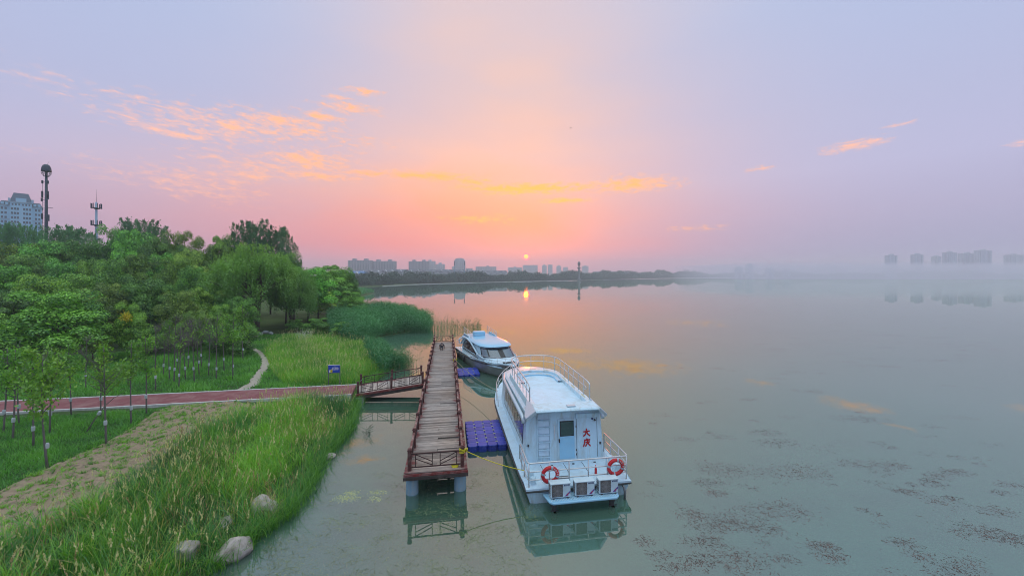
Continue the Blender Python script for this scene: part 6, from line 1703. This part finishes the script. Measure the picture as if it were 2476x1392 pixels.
# ------------------------------------------------------------------ far shore: skyline, houses, wood, monument
def block(u0, u1, vt, Y, mat, label, crowns=0, group=None, base_v=None, depth=16.0, bays=0, name='apartment_block'):
    xa, xb = (u0 - CX) / FOC * Y, (u1 - CX) / FOC * Y; wd = xb - xa; H = CAM_H - (vt - HORIZON) / FOC * Y
    g0 = 1.0
    o = empty(name, ((xa + xb) / 2, Y, g0), 0, label, 'building', group)
    hb = H - g0 - (5 if crowns else 0)
    MB().box((0, depth / 2, hb / 2), (wd, depth, hb)).build('wall', M[mat], o)
    n = bays or max(2, int(wd // 9))
    for k in range(n):
        MB().box((-wd / 2 + wd * (k + .5) / n, -.8, hb / 2 - .4), (wd / n * .45, 1.6, hb - .8)).build('bay', M[mat], o)
    MB().box((0, depth / 2, hb + .3), (wd + .8, depth + .8, .6)).build('parapet', M['house_white'], o)
    for k in range(crowns):
        xx = -wd / 2 + wd * (k + .5) / crowns
        c = MB().box((xx, depth / 2, hb + 2.6), (min(9, wd / crowns * .5), depth * .7, 4.6)).build('stair_head', M[mat], o)
        MB().box((xx, depth / 2, hb + 5.3), (2.5, 3, 1.0)).build('tank', M['house_white'], c)
    return o
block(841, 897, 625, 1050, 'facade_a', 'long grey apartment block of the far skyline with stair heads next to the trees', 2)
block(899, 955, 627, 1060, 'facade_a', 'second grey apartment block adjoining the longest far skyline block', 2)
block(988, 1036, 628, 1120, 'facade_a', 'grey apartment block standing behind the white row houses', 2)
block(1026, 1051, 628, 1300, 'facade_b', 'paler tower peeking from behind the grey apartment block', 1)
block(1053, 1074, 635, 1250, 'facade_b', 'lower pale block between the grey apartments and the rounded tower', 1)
wd = 26 / FOC * 1180; hr_ = CAM_H + (HORIZON - 624.5) / FOC * 1180
o = empty('office_tower', ((1111 - CX) / FOC * 1180, 1180, 1.0), 0, 'pale rounded office tower between two slim masts', 'building')
prof_ = [(-wd / 2, 0), (wd / 2, 0), (wd / 2, hr_ * .80), (wd * .46, hr_ * .90), (wd * .36, hr_ * .965), (wd * .15, hr_), (-wd * .15, hr_), (-wd * .36, hr_ * .965), (-wd * .46, hr_ * .90), (-wd / 2, hr_ * .80)]
MB().add([(a_, 0, b_) for a_, b_ in prof_] + [(a_, 16, b_) for a_, b_ in prof_], [tuple(range(10)), tuple(reversed(range(10, 20)))] + [(k_, (k_ + 1) % 10, 10 + (k_ + 1) % 10, 10 + k_) for k_ in range(10)]).build('wall', M['facade_b'], o)
for k_ in range(4): MB().box((-wd * .36 + wd * .24 * k_, -.5, hr_ * .42), (wd * .09, 1.0, hr_ * .8)).build('bay', M['facade_b'], o)
MB().box((-wd / 2 - 3, 8, 18), (6, 14, 36)).build('side_wing', M['facade_b'], o)
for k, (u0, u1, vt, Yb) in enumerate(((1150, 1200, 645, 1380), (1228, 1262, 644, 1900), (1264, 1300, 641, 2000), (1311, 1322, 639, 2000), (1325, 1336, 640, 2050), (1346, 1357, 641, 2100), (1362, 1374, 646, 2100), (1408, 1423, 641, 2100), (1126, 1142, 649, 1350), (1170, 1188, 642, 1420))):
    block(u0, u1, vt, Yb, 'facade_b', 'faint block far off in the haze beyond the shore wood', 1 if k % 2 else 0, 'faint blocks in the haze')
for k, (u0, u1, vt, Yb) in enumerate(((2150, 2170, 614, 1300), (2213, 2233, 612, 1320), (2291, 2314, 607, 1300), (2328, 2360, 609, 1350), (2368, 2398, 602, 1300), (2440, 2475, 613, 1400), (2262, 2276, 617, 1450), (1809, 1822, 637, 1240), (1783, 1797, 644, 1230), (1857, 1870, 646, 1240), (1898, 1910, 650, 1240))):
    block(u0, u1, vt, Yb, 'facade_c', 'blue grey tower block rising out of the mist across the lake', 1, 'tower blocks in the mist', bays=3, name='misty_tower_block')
# white row houses with gabled roofs
def house(u, vt, Y, wpx, label, roof='house_roof', group=None):
    x = (u - CX) / FOC * Y; H = CAM_H - (vt - HORIZON) / FOC * Y - 1.0; wd = wpx / FOC * Y; dp_ = 11
    o = empty('row_house', (x, Y, 1.0), rt.uniform(-.15, .15), label, 'house', group)
    hb = H - 3.0
    MB().box((0, dp_ / 2, hb / 2), (wd, dp_, hb)).build('wall', M['house_white'], o)
    MB().add([(-wd / 2 - .5, -.5, hb), (wd / 2 + .5, -.5, hb), (wd / 2 + .5, dp_ + .5, hb), (-wd / 2 - .5, dp_ + .5, hb), (-wd / 2 + 1, dp_ / 2, hb + 3), (wd / 2 - 1, dp_ / 2, hb + 3)], [(0, 1, 5, 4), (1, 2, 5), (2, 3, 4, 5), (3, 0, 4), (3, 2, 1, 0)]).build('roof', M[roof], o)
    n = max(1, int(wd // 9))
    for k in range(n):
        xx = -wd / 2 + wd * (k + .5) / n
        MB().add([(xx - 2.6, -.9, hb - .2), (xx + 2.6, -.9, hb - .2), (xx, -.9, hb + 2.2), (xx - 2.6, 3.5, hb - .2), (xx + 2.6, 3.5, hb - .2), (xx, 3.5, hb + 2.2)], [(0, 1, 2), (5, 4, 3), (0, 2, 5, 3), (1, 4, 5, 2)]).build('gable', M['house_white'], o)
        for fl in range(int(hb // 3)):
            for dx in (-1.4, 1.4): link('window', WIN, o, (xx + dx, -.05, 1.8 + fl * 3.0), None, (1.1, 1, 1))
for k, (u, vt, Yb, wp) in enumerate(((905, 652, 520, 36), (940, 651, 530, 34), (968, 650.5, 545, 28), (1002, 651, 560, 38), (1040, 651.5, 580, 36), (1075, 651, 600, 34), (1108, 651.5, 620, 32), (1140, 653, 640, 28), (878, 652, 510, 22))):
    house(u, vt, Yb, wp, 'white row house with gabled grey roof above the far shore trees', 'house_roof', 'white row houses on the far shore')
house(862, 655, 430, 34, 'low white house with blue roof on the far shore beside the wood', 'house_roof_blue')
house(1195, 654, 700, 60, 'long low house with grey roof behind the far shore trees')
house(1480, 656, 1090, 90, 'longest low building on the ridge of the far shore')
for u in (1099, 1123):
    X, Y, top, _ = from_view(u, 631, 560, 1)
    m_ = empty('lattice_mast', (X, Y, 1.0), 0, 'slim far mast beside the rounded tower rising from the shore wood', 'mast', 'slim masts on the far shore')
    MB().lathe([(.45, 0), (.3, top - 1)], n=8).build('pole', M['mast_light'], m_)
    for zz in (top - 2.5, top - 5.5): MB().lathe([(.8, zz - .8), (.9, zz), (.8, zz + .8)], n=8).build('antenna_ring', M['mast_blue'], m_)
X, Y, top, _ = from_view(1400, 632, 690, 1)
mo = empty('monument_tower', (X, Y, 0.8), 0, 'slender monument tower with an oval head on the far shore', 'monument')
hb = top - .8
MB().lathe([(3.2, 0), (2.8, 3), (1.6, 5), (1.5, hb * .60), (2.8, hb * .64), (3.0, hb * .69), (1.3, hb * .71)], n=14).build('shaft', M['monument'], mo, angle=40)
MB().lathe([(.9, hb * .71), (1.1, hb * .76), (2.5, hb * .83), (2.6, hb * .90), (1.8, hb * .97), (.3, hb)], n=14).build('head', M['monument'], mo, smooth=True)

# far wood along the opposite shore: one mass
rg = np.random.default_rng(41)
shore_far = [Vector(p).to_3d() for p in SHORE if p[1] > 200 and p[0] > -140 and p[0] < 4000]
prot = []
for s in range(4):
    r_ = np.random.default_rng(60 + s); n = 520
    d = unit(n, r_); d[:, 2] = np.abs(d[:, 2]) * .95 - .1 * r_.random(n)
    lob = 1 + .18 * np.sin(4 * np.arctan2(d[:, 1], d[:, 0]) + s * 2) + .15 * np.sin(6 * d[:, 2] + s)
    c = np.stack([d[:, 0] * .5 * lob, d[:, 1] * .5 * lob, .38 + d[:, 2] * .55 * lob * r_.uniform(.75, 1.05, n)], 1)
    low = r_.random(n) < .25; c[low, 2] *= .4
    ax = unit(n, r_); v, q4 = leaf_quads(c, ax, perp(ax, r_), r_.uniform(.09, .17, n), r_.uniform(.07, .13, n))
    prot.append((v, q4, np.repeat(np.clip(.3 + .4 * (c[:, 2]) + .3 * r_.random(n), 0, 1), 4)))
V, Q, T = [], [], []; base = 0
def far_tree(x, y, H, W):
    global base
    v, q4, tn = prot[rg.integers(4)]
    a = rg.uniform(0, 6.28); ca, sa = math.cos(a), math.sin(a)
    vv = np.stack([x + (v[:, 0] * ca - v[:, 1] * sa) * W, y + (v[:, 0] * sa + v[:, 1] * ca) * W, .5 + v[:, 2] * H], 1)
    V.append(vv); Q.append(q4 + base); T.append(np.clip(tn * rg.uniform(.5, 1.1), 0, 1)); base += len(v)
cum = [0]
sf = [p for p in shore_far if p.y < 1800]
i0 = next(i for i, p in enumerate(sf) if p.y > 280)
sf = sf[i0:]
for a, b in zip(sf, sf[1:]):
    L = (b - a).length; d = (b - a).normalized(); nn = Vector((-d.y, d.x, 0))
    step = 5.5 if a.y < 800 else 9.0
    for k in range(int(L / step)):
        p = a.lerp(b, (k + rg.random()) / (L / step))
        for row, (o0, o1, h0, h1) in enumerate(((7, 14, 7, 11), (15, 28, 11, 16), (30, 50, 13, 18))):
            oo = p + nn * rg.uniform(o0, o1)
            H = rg.uniform(h0, h1) * (.85 + .3 * math.sin(k * .23) * math.sin(k * .07 + 1)) * min(1.6, .42 + p.y / 1150)
            far_tree(oo.x, oo.y, H, H * rg.uniform(.75, 1.15))
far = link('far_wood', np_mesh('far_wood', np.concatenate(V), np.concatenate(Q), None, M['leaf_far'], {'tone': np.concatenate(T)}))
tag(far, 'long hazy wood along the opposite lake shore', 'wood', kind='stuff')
# pale quay along the far shore
qk = MB(); rings = []
for p in sf[1:6]:
    rings.append([(p.x, p.y - .5, -.2), (p.x, p.y - .5, .45), (p.x, p.y + 2.0, .5), (p.x, p.y + 2.0, -.2)])
qk.loft(rings); tag(qk.build('far_quay', M['kerb']), kind='structure')
# reeds on the little spit
x, y = scatter([g2(845, 721, 0), g2(880, 715.5, 0), g2(906, 710, 0), g2(880, 705, 0), g2(845, 702, 0)], .9, rg)
reed_field('spit_reeds', x, y, rg.uniform(1.5, 2.6, len(x)), 'pale green reeds on the narrow spit in front of the far shore', 'reed', 7, tone0=.6, lw=.30)

# small bird in the sky
bd = G(1380, 700, 0)
bx, by_, bz = (1380 - CX) / FOC * 120, 120.0, CAM_H + (HORIZON - 310) / FOC * 120
bird = empty('bird', (bx, by_, bz), .6, 'tiny dark bird flying high over the lake', 'bird')
mb = MB().tube([(0, -.22, 0), (0, -.1, 0), (0, .05, .01), (0, .18, .02), (0, .25, .02)], .05, 8, r1=.03); mb.build('body', M['black_frame'], bird, smooth=True)
for sgn in (-1, 1):
    MB().add([(sgn * .03, -.06, .02), (sgn * .03, .10, .02), (sgn * .30, .08, .14), (sgn * .52, -.05, .10), (sgn * .28, -.07, .13), (sgn * .28, -.07, .115)], [(0, 1, 2, 4), (4, 2, 3), (0, 5, 2, 1), (5, 3, 2)]).build('wing', M['black_frame'], bird)
MB().add([(-.04, -.22, 0), (.04, -.22, 0), (.07, -.36, 0), (-.07, -.36, 0), (0, -.24, .02)], [(0, 1, 2, 3), (0, 4, 1), (1, 4, 2), (2, 4, 3), (3, 4, 0)]).build('tail', M['black_frame'], bird)

# ------------------------------------------------------------------ air
def volume_box(name, lo, hi, dens, col, aniso=0.0):
    m, t, out = new_mat(name)
    pv = t.add('ShaderNodeVolumePrincipled'); pv.inputs['Color'].default_value = (*col, 1); pv.inputs['Density'].default_value = dens; pv.inputs['Anisotropy'].default_value = aniso
    t.l.new(pv.outputs[0], out.inputs['Volume'])
    c = [(a + b) / 2 for a, b in zip(lo, hi)]; s = [b - a for a, b in zip(lo, hi)]
    return tag(MB().box(c, s).build(name, m), kind='stuff')
hz_box = volume_box('haze', (-2600, -45, -6), (3200, 2700, 110), HAZE_D, (0.96, 0.95, 1.0), 0.15)
volume_box('mist_bank', (520, 850, 0.4), (2600, 1285, 40), 0.0034, (0.84, 0.82, 0.93), 0.0)
